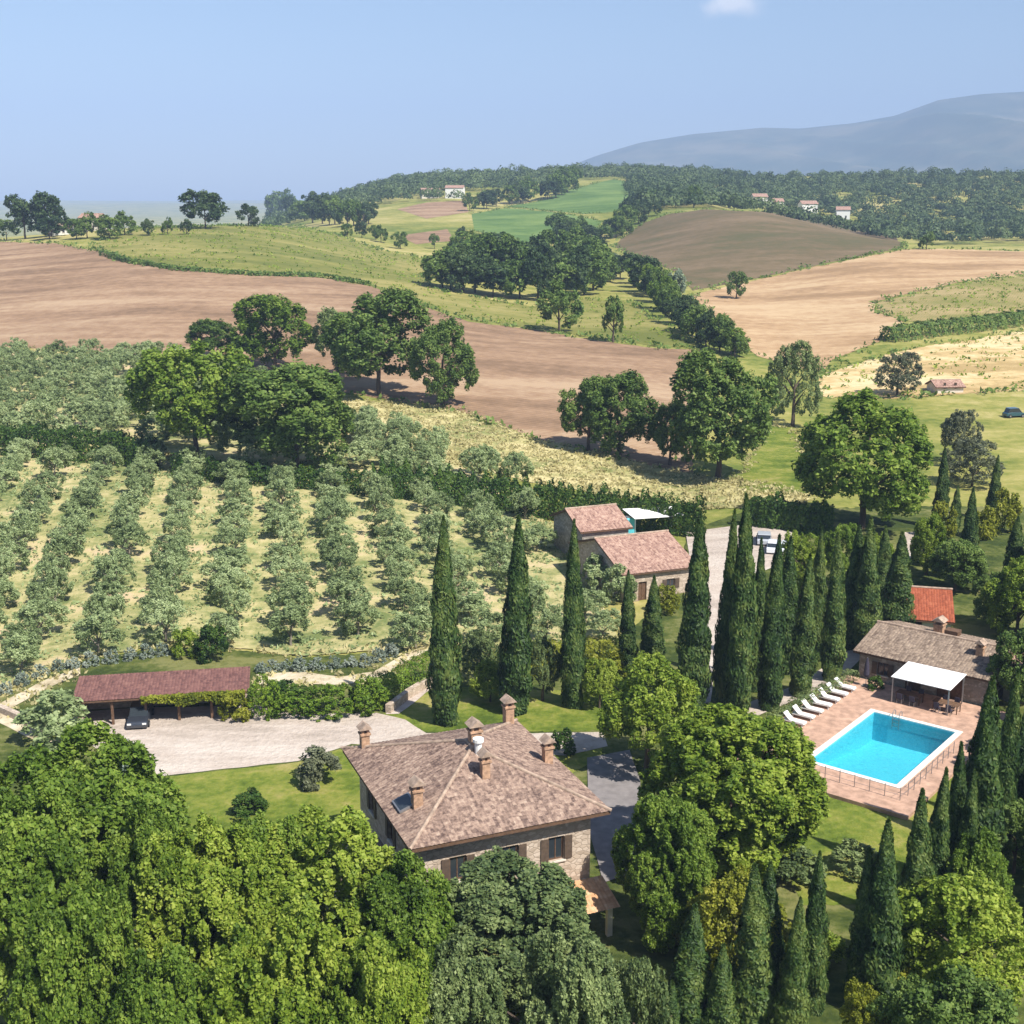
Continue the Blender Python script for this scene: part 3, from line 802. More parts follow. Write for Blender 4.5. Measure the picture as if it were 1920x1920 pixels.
# ------------------------------------------------------------------ roofs, walls, windows
def tiled_slope(p0, p1, S_top, u0, u1, wave=.26, amp=.035, nrow=6):
    """corrugated clay-tile slope: eave p0->p1, top edge between u0 and u1 at slope distance; returns verts, faces, uv"""
    p0, p1 = Vector(p0), Vector(p1); L = (p1 - p0).length; U = (p1 - p0) / L
    Vd = Vector(S_top); S = Vd.length; Vd = Vd / S; Nn = U.cross(Vd).normalized()
    ncol = max(8, int(L / wave * 6)); V, UV, Fc = [], [], []
    for i in range(ncol + 1):
        u = L * i / ncol
        vm = S
        if u < u0: vm = S * u / u0
        if u > u1: vm = S * (L - u) / (L - u1)
        hgt = amp * (abs(math.sin(math.pi * u / wave)) - .3)
        for j in range(nrow + 1):
            v = vm * j / nrow
            p = p0 + U * u + Vd * v + Nn * hgt
            V.append(p[:]); UV.append((u, v))
    w = nrow + 1
    for i in range(ncol):
        for j in range(nrow):
            a = i * w + j
            Fc.append((a, a + w, a + w + 1, a + 1))
    return V, Fc, UV
def roof_mesh(name, slopes, mat, parent):
    V, Fc, UV = [], [], []; off = 0
    for k, s_ in enumerate(slopes):
        v, f, uv = tiled_slope(*s_)
        V += v; Fc += [tuple(i + off for i in q) for q in f]; UV += [(a + 37.7 * k, b_) for a, b_ in uv]; off += len(v)
    return link(name, np_mesh(name, V, Fc, mat, False, UV), parent)

def wall_with_openings(b, p0, p1, z0, z1, th, ops):
    """solid wall from p0 to p1 (2-D, outside on the right-hand side), pierced by ops = [(u, w, za, zb)]"""
    p0, p1 = Vector((*p0, 0)), Vector((*p1, 0)); L = (p1 - p0).length; U = (p1 - p0) / L
    rot = Matrix(((U.x, -U.y, 0), (U.y, U.x, 0), (0, 0, 1)))
    us = sorted({0.0, L} | {o[0] - o[1] / 2 for o in ops} | {o[0] + o[1] / 2 for o in ops})
    for a, c in zip(us, us[1:]):
        mid = (a + c) / 2
        cut = sorted((o[2], o[3]) for o in ops if o[0] - o[1] / 2 < mid < o[0] + o[1] / 2)
        z = z0
        for za, zb in cut:
            if za > z + 1e-4: b.box(a, c, 0, th, z, za, rot, p0)
            z = zb
        if z1 > z: b.box(a, c, 0, th, z, z1, rot, p0)
    return rot, p0

def window(parent, rot, p0, u, w, za, zb, shutters=True, kind="window", th=.45):
    """frame, pane, sill and open shutters in a wall opening"""
    b = MB(); e = .09; i = .02
    a0, a1 = u - w / 2 + i * .1, u + w / 2 - i * .1
    for q in ((a0, a0 + e, za, zb), (a1 - e, a1, za, zb), (a0 + e, a1 - e, za, za + e), (a0 + e, a1 - e, zb - e, zb), (u - .03, u + .03, za + e, zb - e)):
        b.box(q[0], q[1], .14, .22, q[2] + .004, q[3] - .004, rot, p0)
    f = b.build(kind, M['wood'], parent)
    MB().box(a0 + .02, a1 - .02, .17, .19, za + .02, zb - .02, rot, p0).build("pane" if kind == "window" else "door_leaf", M['glass'] if kind == "window" else M['wood'], f)
    if kind == "window":
        MB().box(u - w / 2 - .1, u + w / 2 + .1, -.1, -.004, za - .11, za - .01, rot, p0).build("sill", M['plaster'], f)
    if shutters:
        for s_ in (-1, 1):
            c = u + s_ * (w / 2 + w * .26)
            MB().box(c - w * .24, c + w * .24, -.07, -.02, za + .02, zb - .02, rot, p0).build("shutter", M['shutter'], f)
    return f

def hip_cap(b, p, q, r=.16):
    p, q = Vector(p), Vector(q)
    b.tube([p, p.lerp(q, .33), p.lerp(q, .66), q], r, 8)

def chimney(name, parent, x, y, zb, h, s, mat, cap='tile', pot=False):
    b = MB(); b.box(x - s, x + s, y - s, y + s, zb, zb + h)
    b.box(x - s - .08, x + s + .08, y - s - .08, y + s + .08, zb + h, zb + h + .12)
    for dx in (-1, 1):
        for dy in (-1, 1):
            b.box(x + dx * (s - .09) - .08, x + dx * (s - .09) + .08, y + dy * (s - .09) - .08, y + dy * (s - .09) + .08, zb + h + .12, zb + h + .42)
    o = b.build(name, mat, parent)
    c = MB()
    zt = zb + h + .42; e = s + .16
    c.prism([(x - e, y - e, zt), (x + e, y - e, zt), (x, y - e, zt + .38)], (0, 2 * e, 0))
    c.build("chimney_cap", M['ridge'] if cap == 'tile' else M['greystone'], o)
    return o

def farmhouse():
    ang = R(22.2)
    t = thing("farmhouse", "square rubble stone farmhouse under a pyramid roof of old mottled clay tiles", "house", (-2.64, 72.8, 0), ang)
    hx, hy, ze, za = 6.15, 7.25, 7.5, 9.75
    wx, wy = 5.25, 6.35
    wall = MB()
    fr = wall_with_openings(wall, (-wx, -wy), (wx, -wy), -.3, 7.2, .45, [(2.2, 1.0, 4.5, 6.0), (5.4, 1.0, 4.5, 6.0), (8.3, 1.0, 4.5, 6.0), (2.2, 1.0, 1.1, 2.5), (5.4, 1.3, .02, 2.3)])
    ri = wall_with_openings(wall, (wx, -wy + .45), (wx, wy - .45), -.3, 7.2, .45, [(1.8, 1.0, 4.5, 6.0), (6.4, 1.0, 4.5, 6.0), (10.8, 1.0, 4.5, 6.0), (3.6, 1.3, .02, 2.3), (9.0, 1.0, 1.1, 2.5)])
    ba = wall_with_openings(wall, (wx, wy), (-wx, wy), -.3, 7.2, .45, [(3, 1.0, 4.5, 6.0), (8, 1.0, 4.5, 6.0)])
    le = wall_with_openings(wall, (-wx, wy - .45), (-wx, -wy + .45), -.3, 7.2, .45, [(2.4, 1.0, 4.5, 6.0), (6.5, 1.0, 4.5, 6.0), (10.6, 1.0, 4.5, 6.0)])
    w_ = wall.build("wall", M['stone'], t)
    for u in (2.2, 5.4, 8.3): window(t, *fr, u, 1.0, 4.5, 6.0)
    window(t, *fr, 2.2, 1.0, 1.1, 2.5)
    window(t, *fr, 5.4, 1.3, .02, 2.3, False, "door")
    for u in (1.8, 6.4, 10.8): window(t, *ri, u, 1.0, 4.5, 6.0)
    window(t, *ri, 3.6, 1.3, .02, 2.3, False, "door"); window(t, *ri, 9.0, 1.0, 1.1, 2.5)
    for u in (3, 8): window(t, *ba, u, 1.0, 4.5, 6.0)
    for u in (2.4, 6.5, 10.6): window(t, *le, u, 1.0, 4.5, 6.0)
    # roof: four corrugated slopes on a solid deck
    k = za - ze
    rg = .55                                          # half length of the short ridge along y
    sl = [((-hx, -hy, ze), (hx, -hy, ze), (0, hy - rg, k), hx, hx + 1e-6),
          ((hx, -hy, ze), (hx, hy, ze), (-hx, 0, k), hy - rg, hy + rg),
          ((hx, hy, ze), (-hx, hy, ze), (0, -(hy - rg), k), hx, hx + 1e-6),
          ((-hx, hy, ze), (-hx, -hy, ze), (hx, 0, k), hy - rg, hy + rg)]
    roof = roof_mesh("roof", sl, M['tile_house'], t)
    d = MB()
    c4 = [(-hx + .05, -hy + .05), (hx - .05, -hy + .05), (hx - .05, hy - .05), (-hx + .05, hy - .05)]
    lo = [d.bm.verts.new((x, y, ze - .26)) for x, y in c4]; hi = [d.bm.verts.new((x, y, ze - .06)) for x, y in c4]
    r0, r1 = d.bm.verts.new((0, -rg, za - .1)), d.bm.verts.new((0, rg, za - .1))
    d.bm.faces.new(lo[::-1])
    for i in range(4): d.bm.faces.new((lo[i], lo[(i + 1) % 4], hi[(i + 1) % 4], hi[i]))
    d.bm.faces.new((hi[0], hi[1], r0)); d.bm.faces.new((hi[1], hi[2], r1, r0)); d.bm.faces.new((hi[2], hi[3], r1)); d.bm.faces.new((hi[3], hi[0], r0, r1))
    d.build("eaves", M['wood'], roof)
    cp = MB()
    for p, q in (((-hx, -hy, ze + .02), (0, -rg, za + .02)), ((hx, -hy, ze + .02), (0, -rg, za + .02)), ((hx, hy, ze + .02), (0, rg, za + .02)), ((-hx, hy, ze + .02), (0, rg, za + .02)), ((0, -rg, za + .02), (0, rg, za + .02))):
        hip_cap(cp, p, q, .11)
    cp.build("ridge_tiles", M['ridge'], roof)
    def rz_(x, y): return ze + k * min(1 - max(0, (abs(y) - rg)) / (hy - rg), 1 - abs(x) / hx)
    for (x, y, h, s, mt) in ((.35, -.1, .95, .33, 'brick'), (-4.9, 6.1, .85, .27, 'brick'), (5.2, 6.4, 1.15, .3, 'brick'), (-4.5, -3.5, .95, .28, 'brick'), (-.1, -3.0, .95, .24, 'brick'), (5.0, -.6, 1.0, .27, 'brick')):
        chimney("chimney", roof, x, y, rz_(x, y) - .3, h + .3, s, M[mt])
    # flue with a white cowl beside the middle chimney
    zb = rz_(.2, -1.1)
    MB().tube([(.2, -1.1, zb - .2), (.2, -1.1, zb + .75)], .22, 12).tube([(.2, -1.1, zb + .75), (.2, -1.1, zb + .95)], .34, 12).build("flue", M['whitepaint'], roof)
    # skylight on the left slope
    n = Vector((-k, 0, hx)).normalized(); a = math.atan2(k, hx)
    zc = rz_(-5.0, -2.7)
    rot = Matrix.Rotation(-a, 3, 'Y')
    s_ = MB().box(-.55, .55, -.75, .75, .0, .14, rot, (-5.0, -2.7, zc + .02)).build("skylight", M['metal'], roof)
    MB().box(-.45, .45, -.65, .65, .143, .16, rot, (-5.0, -2.7, zc + .02)).build("pane", M['glass'], s_)
    ex = MB().box(-wx - 3.0, -wx - .004, -3.4, 2.6, -.3, 2.7).build("side_extension", M['stone'], t)
    MB().prism([(-wx - 3.3, -3.7, 2.66), (-wx - .004, -3.7, 3.35), (-wx - .004, -3.7, 3.5), (-wx - 3.3, -3.7, 2.82)], (0, 6.6, 0)).build("extension_roof", M['tile_pool'], ex)
    # porch with pale orange tiles at the near right corner
    pw = MB()
    for x in (2.6, 5.6): pw.box(x - .16, x + .16, -wy - 2.1, -wy - 1.8, -.3, 1.95)
    pw.box(2.4, 5.8, -wy - 2.12, -wy - 1.78, 1.95, 2.12)
    po = pw.build("porch", M['plaster'], t)
    pr = roof_mesh("porch_roof", [((2.1, -wy - 2.4, 2.1), (6.1, -wy - 2.4, 2.1), (0, 2.38, .8), 0.0001, 3.9999)], M['tile_porch'], po)
    return t
farmhouse()

def gable_building(t, L, D, ze, zr, wallm, tilem, ov=.45, ops_front=(), ops_left=(), ops_right=(), ops_back=(), ridge_off=0.0, floor=-.5):
    """local frame: x along the front (0..L), y to the back (0..D); front on y = 0"""
    wall = MB()
    ref = {}; zw = ze - .12
    ref['f'] = wall_with_openings(wall, (0, 0), (L, 0), floor, zw, .35, list(ops_front))
    ref['r'] = wall_with_openings(wall, (L, .35), (L, D - .35), floor, zw, .35, list(ops_right))
    ref['b'] = wall_with_openings(wall, (L, D), (0, D), floor, zw, .35, list(ops_back))
    ref['l'] = wall_with_openings(wall, (0, D - .35), (0, .35), floor, zw, .35, list(ops_left))
    yr = D / 2 + ridge_off
    for x in (0.0, L - .35):
        wall.prism([(x, .0, zw), (x, D, zw), (x, yr, zr - .2)], (.35, 0, 0))
    wall.build("wall", wallm, t)
    sf, sb = (zr - ze) / yr, (zr - ze) / (D - yr)
    e = 1e-4
    f0 = Vector((-ov, -ov, ze - sf * ov)); b0 = Vector((L + ov, D + ov, ze - sb * ov))
    rf = roof_mesh("roof", [((-ov, -ov, f0.z), (L + ov, -ov, f0.z), (0, yr + ov, zr - f0.z), e, L + 2 * ov - e),
                            ((L + ov, D + ov, b0.z), (-ov, D + ov, b0.z), (0, -(D - yr + ov), zr - b0.z), e, L + 2 * ov - e)], tilem, t)
    d = MB()
    d.prism([(-ov + .04, -ov + .04, f0.z - .05), (-ov + .04, yr, zr - .06), (-ov + .04, D + ov - .04, b0.z - .05), (-ov + .04, D + ov - .04, b0.z - .2), (-ov + .04, yr, zr - .22), (-ov + .04, -ov + .04, f0.z - .2)], (L + 2 * ov - .08, 0, 0))
    d.build("eaves", M['wood'], rf)
    c = MB(); hip_cap(c, (-ov, yr, zr + .02), (L + ov, yr, zr + .02), .13); c.build("ridge_tiles", M['ridge'], rf)
    return ref, rf

# ------------------------------------------------------------------ pool terrace
PA = POOL_ANG
def pool_pt(x, y, z=0.0):
    c, s_ = math.cos(PA), math.sin(PA)
    return (POOL_O[0] + x * c - y * s_, POOL_O[1] + x * s_ + y * c, z)
HX, HY, DK = 6.1, 3.45, .42
def ring(b, x0, x1, y0, y1, X0, X1, Y0, Y1, z0, z1):
    b.box(X0, X1, Y0, y0, z0, z1); b.box(X0, X1, y1, Y1, z0, z1); b.box(X0, x0, y0, y1, z0, z1); b.box(x1, X1, y0, y1, z0, z1)
    return b
o = ring(MB(), -HX - .45, HX + .45, -HY - .45, HY + .45, -10.4, 12.9, -6.0, 8.9, -.5, DK).build("pool_terrace", M['terracotta'])
o.location = pool_pt(0, 0); o.rotation_euler = (0, 0, PA); tag(o, None, None, None, "structure")
def pool():
    t = thing("swimming_pool", "rectangular turquoise swimming pool with a white stone edge on the terracotta terrace", "pool", pool_pt(0, 0), PA)
    ring(MB(), -HX, HX, -HY, HY, -HX - .45, HX + .45, -HY - .45, HY + .45, -.5, DK + .05).build("coping", M['coping'], t)
    b = MB()
    ring(b, -HX, HX, -HY, HY, -HX - .3, HX + .3, -HY - .3, HY + .3, -2.9, -.5)
    b.prism([(-HX, -HY, -.75), (-HX + 2.5, -HY, -.85), (HX - 2.5, -HY, -2.0), (HX, -HY, -2.05), (HX, -HY, -2.8), (-HX, -HY, -2.8)], (0, 2 * HY, 0))
    b.build("basin", M['pooltile'], t)
    # pale lining below the coping
    ring(MB(), -HX + .02, HX - .02, -HY + .02, HY - .02, -HX - .001, HX + .001, -HY - .001, HY + .001, -.499, DK - .02).build("lining", M['pooltile'], t)
    MB().face([(-HX + .02, -HY + .02, .26), (HX - .02, -HY + .02, .26), (HX - .02, HY - .02, .26), (-HX + .02, HY - .02, .26)]).build("water", M['water'], t)
    b = MB()
    for i in range(3): b.box(-HX + .04, -HX + .04 + .35 * (3 - i), -HY + .04, -HY + 2.0, -.9 + i * .3, -.9 + (i + 1) * .3)
    b.build("steps", M['coping'], t)
    l = MB()
    for y in (1.2, 1.75): l.tube([(HX - .15, y, -.5), (HX - .15, y, .85), (HX + .2, y, 1.0), (HX + .45, y, .85), (HX + .5, y, .25)], .035, 6)
    for z in (-.3, 0, .3): l.tube([(HX - .15, 1.2, z), (HX - .15, 1.75, z)], .03, 6)
    l.build("ladder", M['metal'], t)
pool()
def pool_fence():
    pts = [(-8.3, y) for y in np.arange(4.6, -4.61, -1.15)] + [(x, -4.75) for x in np.arange(-7.2, 2.6, 1.15)]
    t = thing("pool_fence", "thin dark post fence around the near corner of the pool terrace", "fence", pool_pt(0, 0, DK), PA)
    b0 = None
    for i, (x, y) in enumerate(pts):
        MB().box(x - .022, x + .022, y - .022, y + .022, 0, 1.0).build("post", M['metal'], t)
    r = MB()
    for z in (.4, .9): r.tube([(p[0], p[1], z) for p in pts], .012, 6)
    r.build("rail", M['metal'], t)
pool_fence()

def lounger_parts(t):
    f = MB(); f.box(-.33, .33, -.95, .95, .26, .32); f.build("frame", M['whitepaint'], t)
    for x in (-.29, .29):
        for y in (-.8, .8): MB().box(x - .03, x + .03, y - .03, y + .03, 0, .26).build("leg", M['whitepaint'], t)
    MB().box(-.31, .31, -.93, .32, .325, .42).build("mattress", M['canvas'], t, .03)
    rot = Matrix.Rotation(R(42), 3, 'X')
    MB().box(-.31, .31, 0, .8, 0, .09, rot, (0, .34, .34)).build("backrest", M['canvas'], t, .02)
    MB().box(-.24, .24, .52, .76, .094, .16, rot, (0, .34, .34)).build("pillow", M['canvas'], t, .02)
def copy_tree(root, loc, rz, label, group):
    r = root.copy(); COL.objects.link(r); r.location = loc; r.rotation_euler = (0, 0, rz); r["label"] = label
    if group: r["group"] = group
    for ch in root.children:
        c = ch.copy(); COL.objects.link(c); c.parent = r
        for g_ in ch.children:
            d = g_.copy(); COL.objects.link(d); d.parent = c
    return r
ORD = ['first', 'second', 'third', 'fourth', 'fifth', 'sixth', 'seventh', 'eighth', 'ninth', 'tenth', 'eleventh', 'twelfth', 'thirteenth', 'fourteenth', 'fifteenth', 'sixteenth', 'seventeenth', 'eighteenth', 'nineteenth', 'twentieth']
lg = "sun loungers along the pool terrace"
L0 = thing("sun_lounger", "white sun lounger nearest the round green tree, first of the row beside the pool", "sun lounger", pool_pt(-.4, 7.5, DK), PA, lg)
lounger_parts(L0)
for i in range(1, 7):
    copy_tree(L0, pool_pt(-.4 + 1.62 * i, 7.5, DK), PA + R(RND.uniform(-4, 4)), ("white sun lounger, %s of the row beside the pool counted from the round green tree" % ORD[i]) if i < 6 else "white sun lounger closest to the pool house, last of the row beside the pool", lg)
def parasol(x, y):
    t = thing("parasol", "dark purple folded parasol between the loungers and the pool house", "parasol", pool_pt(x, y, DK), PA)
    MB().box(-.3, .3, -.3, .3, 0, .1).build("base", M['greystone'], t)
    MB().tube([(0, 0, .1), (0, 0, 2.7)], .035, 8).build("pole", M['metal'], t)
    MB().tube([(0, 0, .9), (0, 0, 1.1), (0, 0, 2.0), (0, 0, 2.65)], [.16, .27, .2, .05], 10).build("canopy", M['dark'], t)
parasol(11.3, 6.4)
def table_set(x, y, label, glabel):
    t = thing("dining_table", label, "table", pool_pt(x, y, DK), PA)
    MB().box(-.5, .5, -1.1, 1.1, .70, .75).build("table_top", M['wood'], t, .01)
    for a in (-.42, .42):
        for c in (-1, 1): MB().box(a - .035, a + .035, c - .035, c + .035, 0, .70).build("leg", M['wood'], t)
    return t
table_set(10.2, 2.0, "dark dining table under the white awning, end closest to the loungers", None)
table_set(10.2, -1.2, "dark dining table under the white awning, end away from the loungers", None)
def chair(x, y, rz, label):
    t = thing("garden_chair", label, "chair", pool_pt(x, y, DK), PA + rz, "dark chairs under the awning")
    MB().box(-.23, .23, -.23, .23, .42, .47).build("seat", M['dark'], t, .01)
    MB().box(-.23, .23, .2, .245, .474, .95).build("backrest", M['dark'], t, .01)
    for a in (-.2, .2):
        for c in (-.2, .2): MB().box(a - .02, a + .02, c - .02, c + .02, 0, .42).build("leg", M['metal'], t)
    return t
c0 = chair(9.35, 2.5, R(90), "dark garden chair at the pool side of the two awning tables")
cg = "dark chairs under the awning"
for x, y, q in ((9.35, 1.4, 90), (9.35, -.7, 90), (9.35, -1.7, 90)):
    copy_tree(c0, pool_pt(x, y, DK), PA + R(q), "dark garden chair at the pool side of the two awning tables", cg)
for x, y in ((11.05, 2.5), (11.05, 1.4), (11.05, -.7), (11.05, -1.7)):
    copy_tree(c0, pool_pt(x, y, DK), PA - R(90), "dark garden chair at the house side of the two awning tables", cg)

def awning():
    t = thing("awning", "flat white canvas awning on slim posts in front of the pool house", "awning", pool_pt(0, 0, DK), PA)
    MB().prism([(9.0, -1.8, 2.28), (12.8, -1.8, 2.55), (12.8, -1.8, 2.60), (9.0, -1.8, 2.33)], (0, 5.1, 0)).build("canopy", M['canvas'], t)
    for x, y, h in ((9.15, -1.65, 2.28), (9.15, 3.15, 2.28), (12.6, -1.65, 2.53), (12.6, 3.15, 2.53)):
        MB().box(x - .05, x + .05, y - .05, y + .05, 0, h).build("post", M['metal'], t)
awning()
def pool_house():
    loc = pool_pt(13.2, 7.9)                          # front runs from the lounger side to the far side
    t = thing("pool_house", "low grey stone pool house with a shallow mottled tile roof behind the awning", "house", loc, PA - math.pi / 2)
    ref, rf = gable_building(t, 11.4, 9.6, 3.05, 4.25, M['greystone'], M['tile_pool'], .5,
        ops_front=[(2.2, 1.0, 1.0, 2.2), (5.0, 1.4, .25, 2.4), (8.2, 2.2, .25, 2.4)], ops_left=[(3, .9, 1.1, 2.2), (6, .9, 1.1, 2.2)], ops_right=[(3, .9, 1.1, 2.2)])
    window(t, *ref['f'], 2.2, 1.0, 1.0, 2.2, True, th=.35)
    window(t, *ref['f'], 5.0, 1.4, .25, 2.4, False, "door"); window(t, *ref['f'], 8.2, 2.2, .25, 2.4, False, "door")
    window(t, *ref['l'], 3, .9, 1.1, 2.2); window(t, *ref['l'], 6, .9, 1.1, 2.2); window(t, *ref['r'], 3, .9, 1.1, 2.2)
    chimney("chimney", rf, 4.6, 6.8, 3.7, .75, .42, M['brick']); chimney("chimney", rf, 9.6, 3.0, 3.6, .8, .3, M['brick'])
    MB().box(5.6, 6.8, 5.2, 6.2, 4.15, 4.62).build("roof_vent", M['wood'], rf)
pool_house()
def wing():
    loc = pool_pt(16.3, -3.9, 0)
    t = thing("pool_wing", "smaller building with a purplish tile roof joined behind the pool house", "house", loc, PA - math.pi / 2)
    gable_building(t, 5.4, 6.4, 2.75, 3.9, M['greystone'], M['tile_annex'], .35, ops_front=[(2.4, 1.0, .9, 2.0)])
wing()
def shed():
    x, y, z = ground(1722, 1250)
    t = thing("tiled_shed", "small shed with a bright orange tile roof behind the pool house", "shed", (x, y + 9, z), R(-14))
    gable_building(t, 5.6, 9.0, 2.0, 3.8, M['plaster'], M['tile_orange'], .35, ops_front=[(2.4, 1.0, .0, 2.0)])
shed()

# ------------------------------------------------------------------ outbuildings by the courtyard
AN = math.atan2(.36, .93)
def annex():
    g = zg(13, 134)
    t = thing("annex_house", "stone outbuilding with a wide pink tiled roof beyond the cypress row", "house", (11.9, 130.3, g), AN)
    ref, rf = gable_building(t, 8.3, 13.5, 3.4, 5.5, M['stone'], M['tile_annex'], .45, ops_front=[(2.2, 1.0, .0, 2.1), (5.6, 1.0, 1.0, 2.1)], ops_left=[(4, .9, 1.2, 2.2), (9, .9, 1.2, 2.2)], floor=-1)
    window(t, *ref['f'], 2.2, 1.0, .0, 2.1, False, "door"); window(t, *ref['f'], 5.6, 1.0, 1.0, 2.1)
    window(t, *ref['l'], 4, .9, 1.2, 2.2, False); window(t, *ref['l'], 9, .9, 1.2, 2.2, False)
    t2 = thing("barn", "lower tiled barn tucked behind the left end of the annex house", "barn", (8.2, 144.6, zg(8, 148)), AN)
    gable_building(t2, 6.0, 8.5, 4.3, 5.9, M['greystone'], M['tile_annex'], .4, floor=-1.5)
annex()
def sail():
    x, y, z = ground(1225, 1000)
    t = thing("shade_sail", "white shade sail stretched behind the annex roof near the dark hedge", "awning", (x, y, z), AN)
    MB().prism([(-3.6, -1.8, 2.6), (3.6, -1.8, 2.4), (3.6, 1.8, 2.8), (-3.6, 1.8, 3.1)], (0, 0, .05)).build("canopy", M['canvas'], t)
    for a, c, h in ((-3.5, -1.7, 2.6), (3.5, -1.7, 2.4), (3.5, 1.7, 2.8), (-3.5, 1.7, 3.1)): MB().box(a - .05, a + .05, c - .05, c + .05, 0, h).build("post", M['metal'], t)
    x, y, z = ground(1178, 1006)
    t = thing("water_tank", "turquoise box shaped water tank beside the white shade sail", "tank", (x, y, z), AN)
    MB().box(-.8, .8, -.6, .6, .2, 2.5).build("tank", M['turquoise'], t, .12)
    MB().box(-.4, .4, -.4, .4, 2.5, 2.65).build("lid", M['metal'], t)
    MB().box(-.9, .9, -.7, .7, 0, .2).build("plinth", M['greystone'], t)
sail()

def car(loc, rz, paint, label, cat="car", tall=0.0, name="parked_car"):
    t = thing(name, label, cat, loc, rz)
    L, W = 4.1, .84
    low = [(-2.05, .32), (-2.0, .78), (-1.85, .92), (-.9, 1.0 + tall * .1), (.95, .95), (1.9, .80), (2.05, .62), (2.05, .32)]
    b = MB(); b.prism([(x, -W, z) for x, z in low], (0, 2 * W, 0)); b.build("body", paint, t, .05)
    cab = [(-1.75, .90), (-1.4, 1.36 + tall), (.25 + tall * .6, 1.40 + tall), (1.05 + tall * .6, .93)]
    MB().prism([(x, -W + .1, z) for x, z in cab], (0, 2 * W - .2, 0)).build("windows", M['glass'], t, .03)
    MB().prism([(-1.5, -W + .08, 1.36 + tall), (.3 + tall * .6, -W + .08, 1.40 + tall), (.22 + tall * .6, -W + .08, 1.46 + tall), (-1.4, -W + .08, 1.43 + tall)], (0, 2 * W - .16, 0)).build("roof", paint, t, .02)
    for x in (-1.3, 1.3):
        for y in (-W + .02, W - .02):
            w = MB().tube([(x, y - .1, .32), (x, y + .1, .32)], .32, 16).build("wheel", M['rubber'], t)
            MB().tube([(x, y - .11, .32), (x, y + .11, .32)], .18, 12).build("rim", M['metal'], w)
    for y in (-.6, .6): MB().box(2.04, 2.08, y - .16, y + .16, .6, .74).build("headlight", M['whitepaint'], t)
    return t
x, y, z = ground(258, 1362)
car((x, y + .9, z), R(-82), M['car_dark'], "dark car parked nose out under the long red carport roof")
for px, py, p, l, q in ((1432, 1018, 'car_silver', "silver car parked in the courtyard gravel close to the hedge behind the cypresses", 80), (1452, 1034, 'car_white', "white car parked left of its white neighbour between the cypress tops", 75), (1478, 1036, 'car_white', "white car parked right of its white neighbour between the cypress tops", 70)):
    x, y, z = ground(px, py); car((x, y, z), R(q), M[p], l)
x, y, z = ground(1898, 782)
car((x + .3, y, z), R(12), M['car_teal'], "dark teal van parked on the dry slope at the field edge", "van", .35, "parked_van")

def carport():
    x0, y0, _ = ground(152, 1366); x1, y1, _ = ground(452, 1348)
    ang = math.atan2(y1 - y0, x1 - x0) + .01; L = math.hypot(x1 - x0, y1 - y0) + .6
    t = thing("carport", "long open carport with a dull red tile roof beside the gravel drive", "carport", (x0 - .2, y0, 0), ang)
    zf_, zb, D = 2.45, 3.0, 4.0
    rf = roof_mesh("roof", [((-.4, -.3, zf_), (L + .4, -.3, zf_), (0, D + .5, zb - zf_), 1e-4, L + .8 - 1e-4)], M['tile_red'], t)
    MB().prism([(-.36, -.26, zf_ - .2), (-.36, D + .16, zb - .2), (-.36, D + .16, zb - .06), (-.36, -.26, zf_ - .06)], (L + .72, 0, 0)).build("deck", M['wood'], rf)
    for i in range(6):
        xx = .1 + (L - .2) * i / 5
        MB().box(xx - .1, xx + .1, 0, .2, -.2, zf_ - .2).build("post", M['wood'], t)
    MB().box(0, L, D - .3, D, -.3, zb - .22).build("wall", M['stone'], t)
    MB().box(0, .3, .6, D - .302, -.3, zf_ - .15).build("side_wall", M['stone'], t)
    # vine hanging along the front edge of the roof
    rng = np.random.RandomState(5); n = 2600
    u = rng.rand(n) ** .75 * (L * .62) + L * .38
    dens = .35 + .65 * (np.sin(u * 1.7) * .5 + .5)
    hang = rng.rand(n) ** 1.6 * (.35 + 1.0 * dens * (u / L))
    P = np.stack([u, -.38 + rng.normal(0, .13, n), zf_ + .12 - hang], 1)
    N = unit(rng, n) + np.array([0, -1, .6]); T = unit(rng, n)
    me = leaves_mesh("vine", P, N, T, rng.uniform(.14, .3, n), rng.uniform(.12, .24, n), M['yellow'])
    v = link("vine", me)
    v.location = (x0 - .2, y0, 0); v.rotation_euler = (0, 0, ang)
    tag(v, "yellow-green vine trailing along the front edge of the carport roof", "vine")
carport()

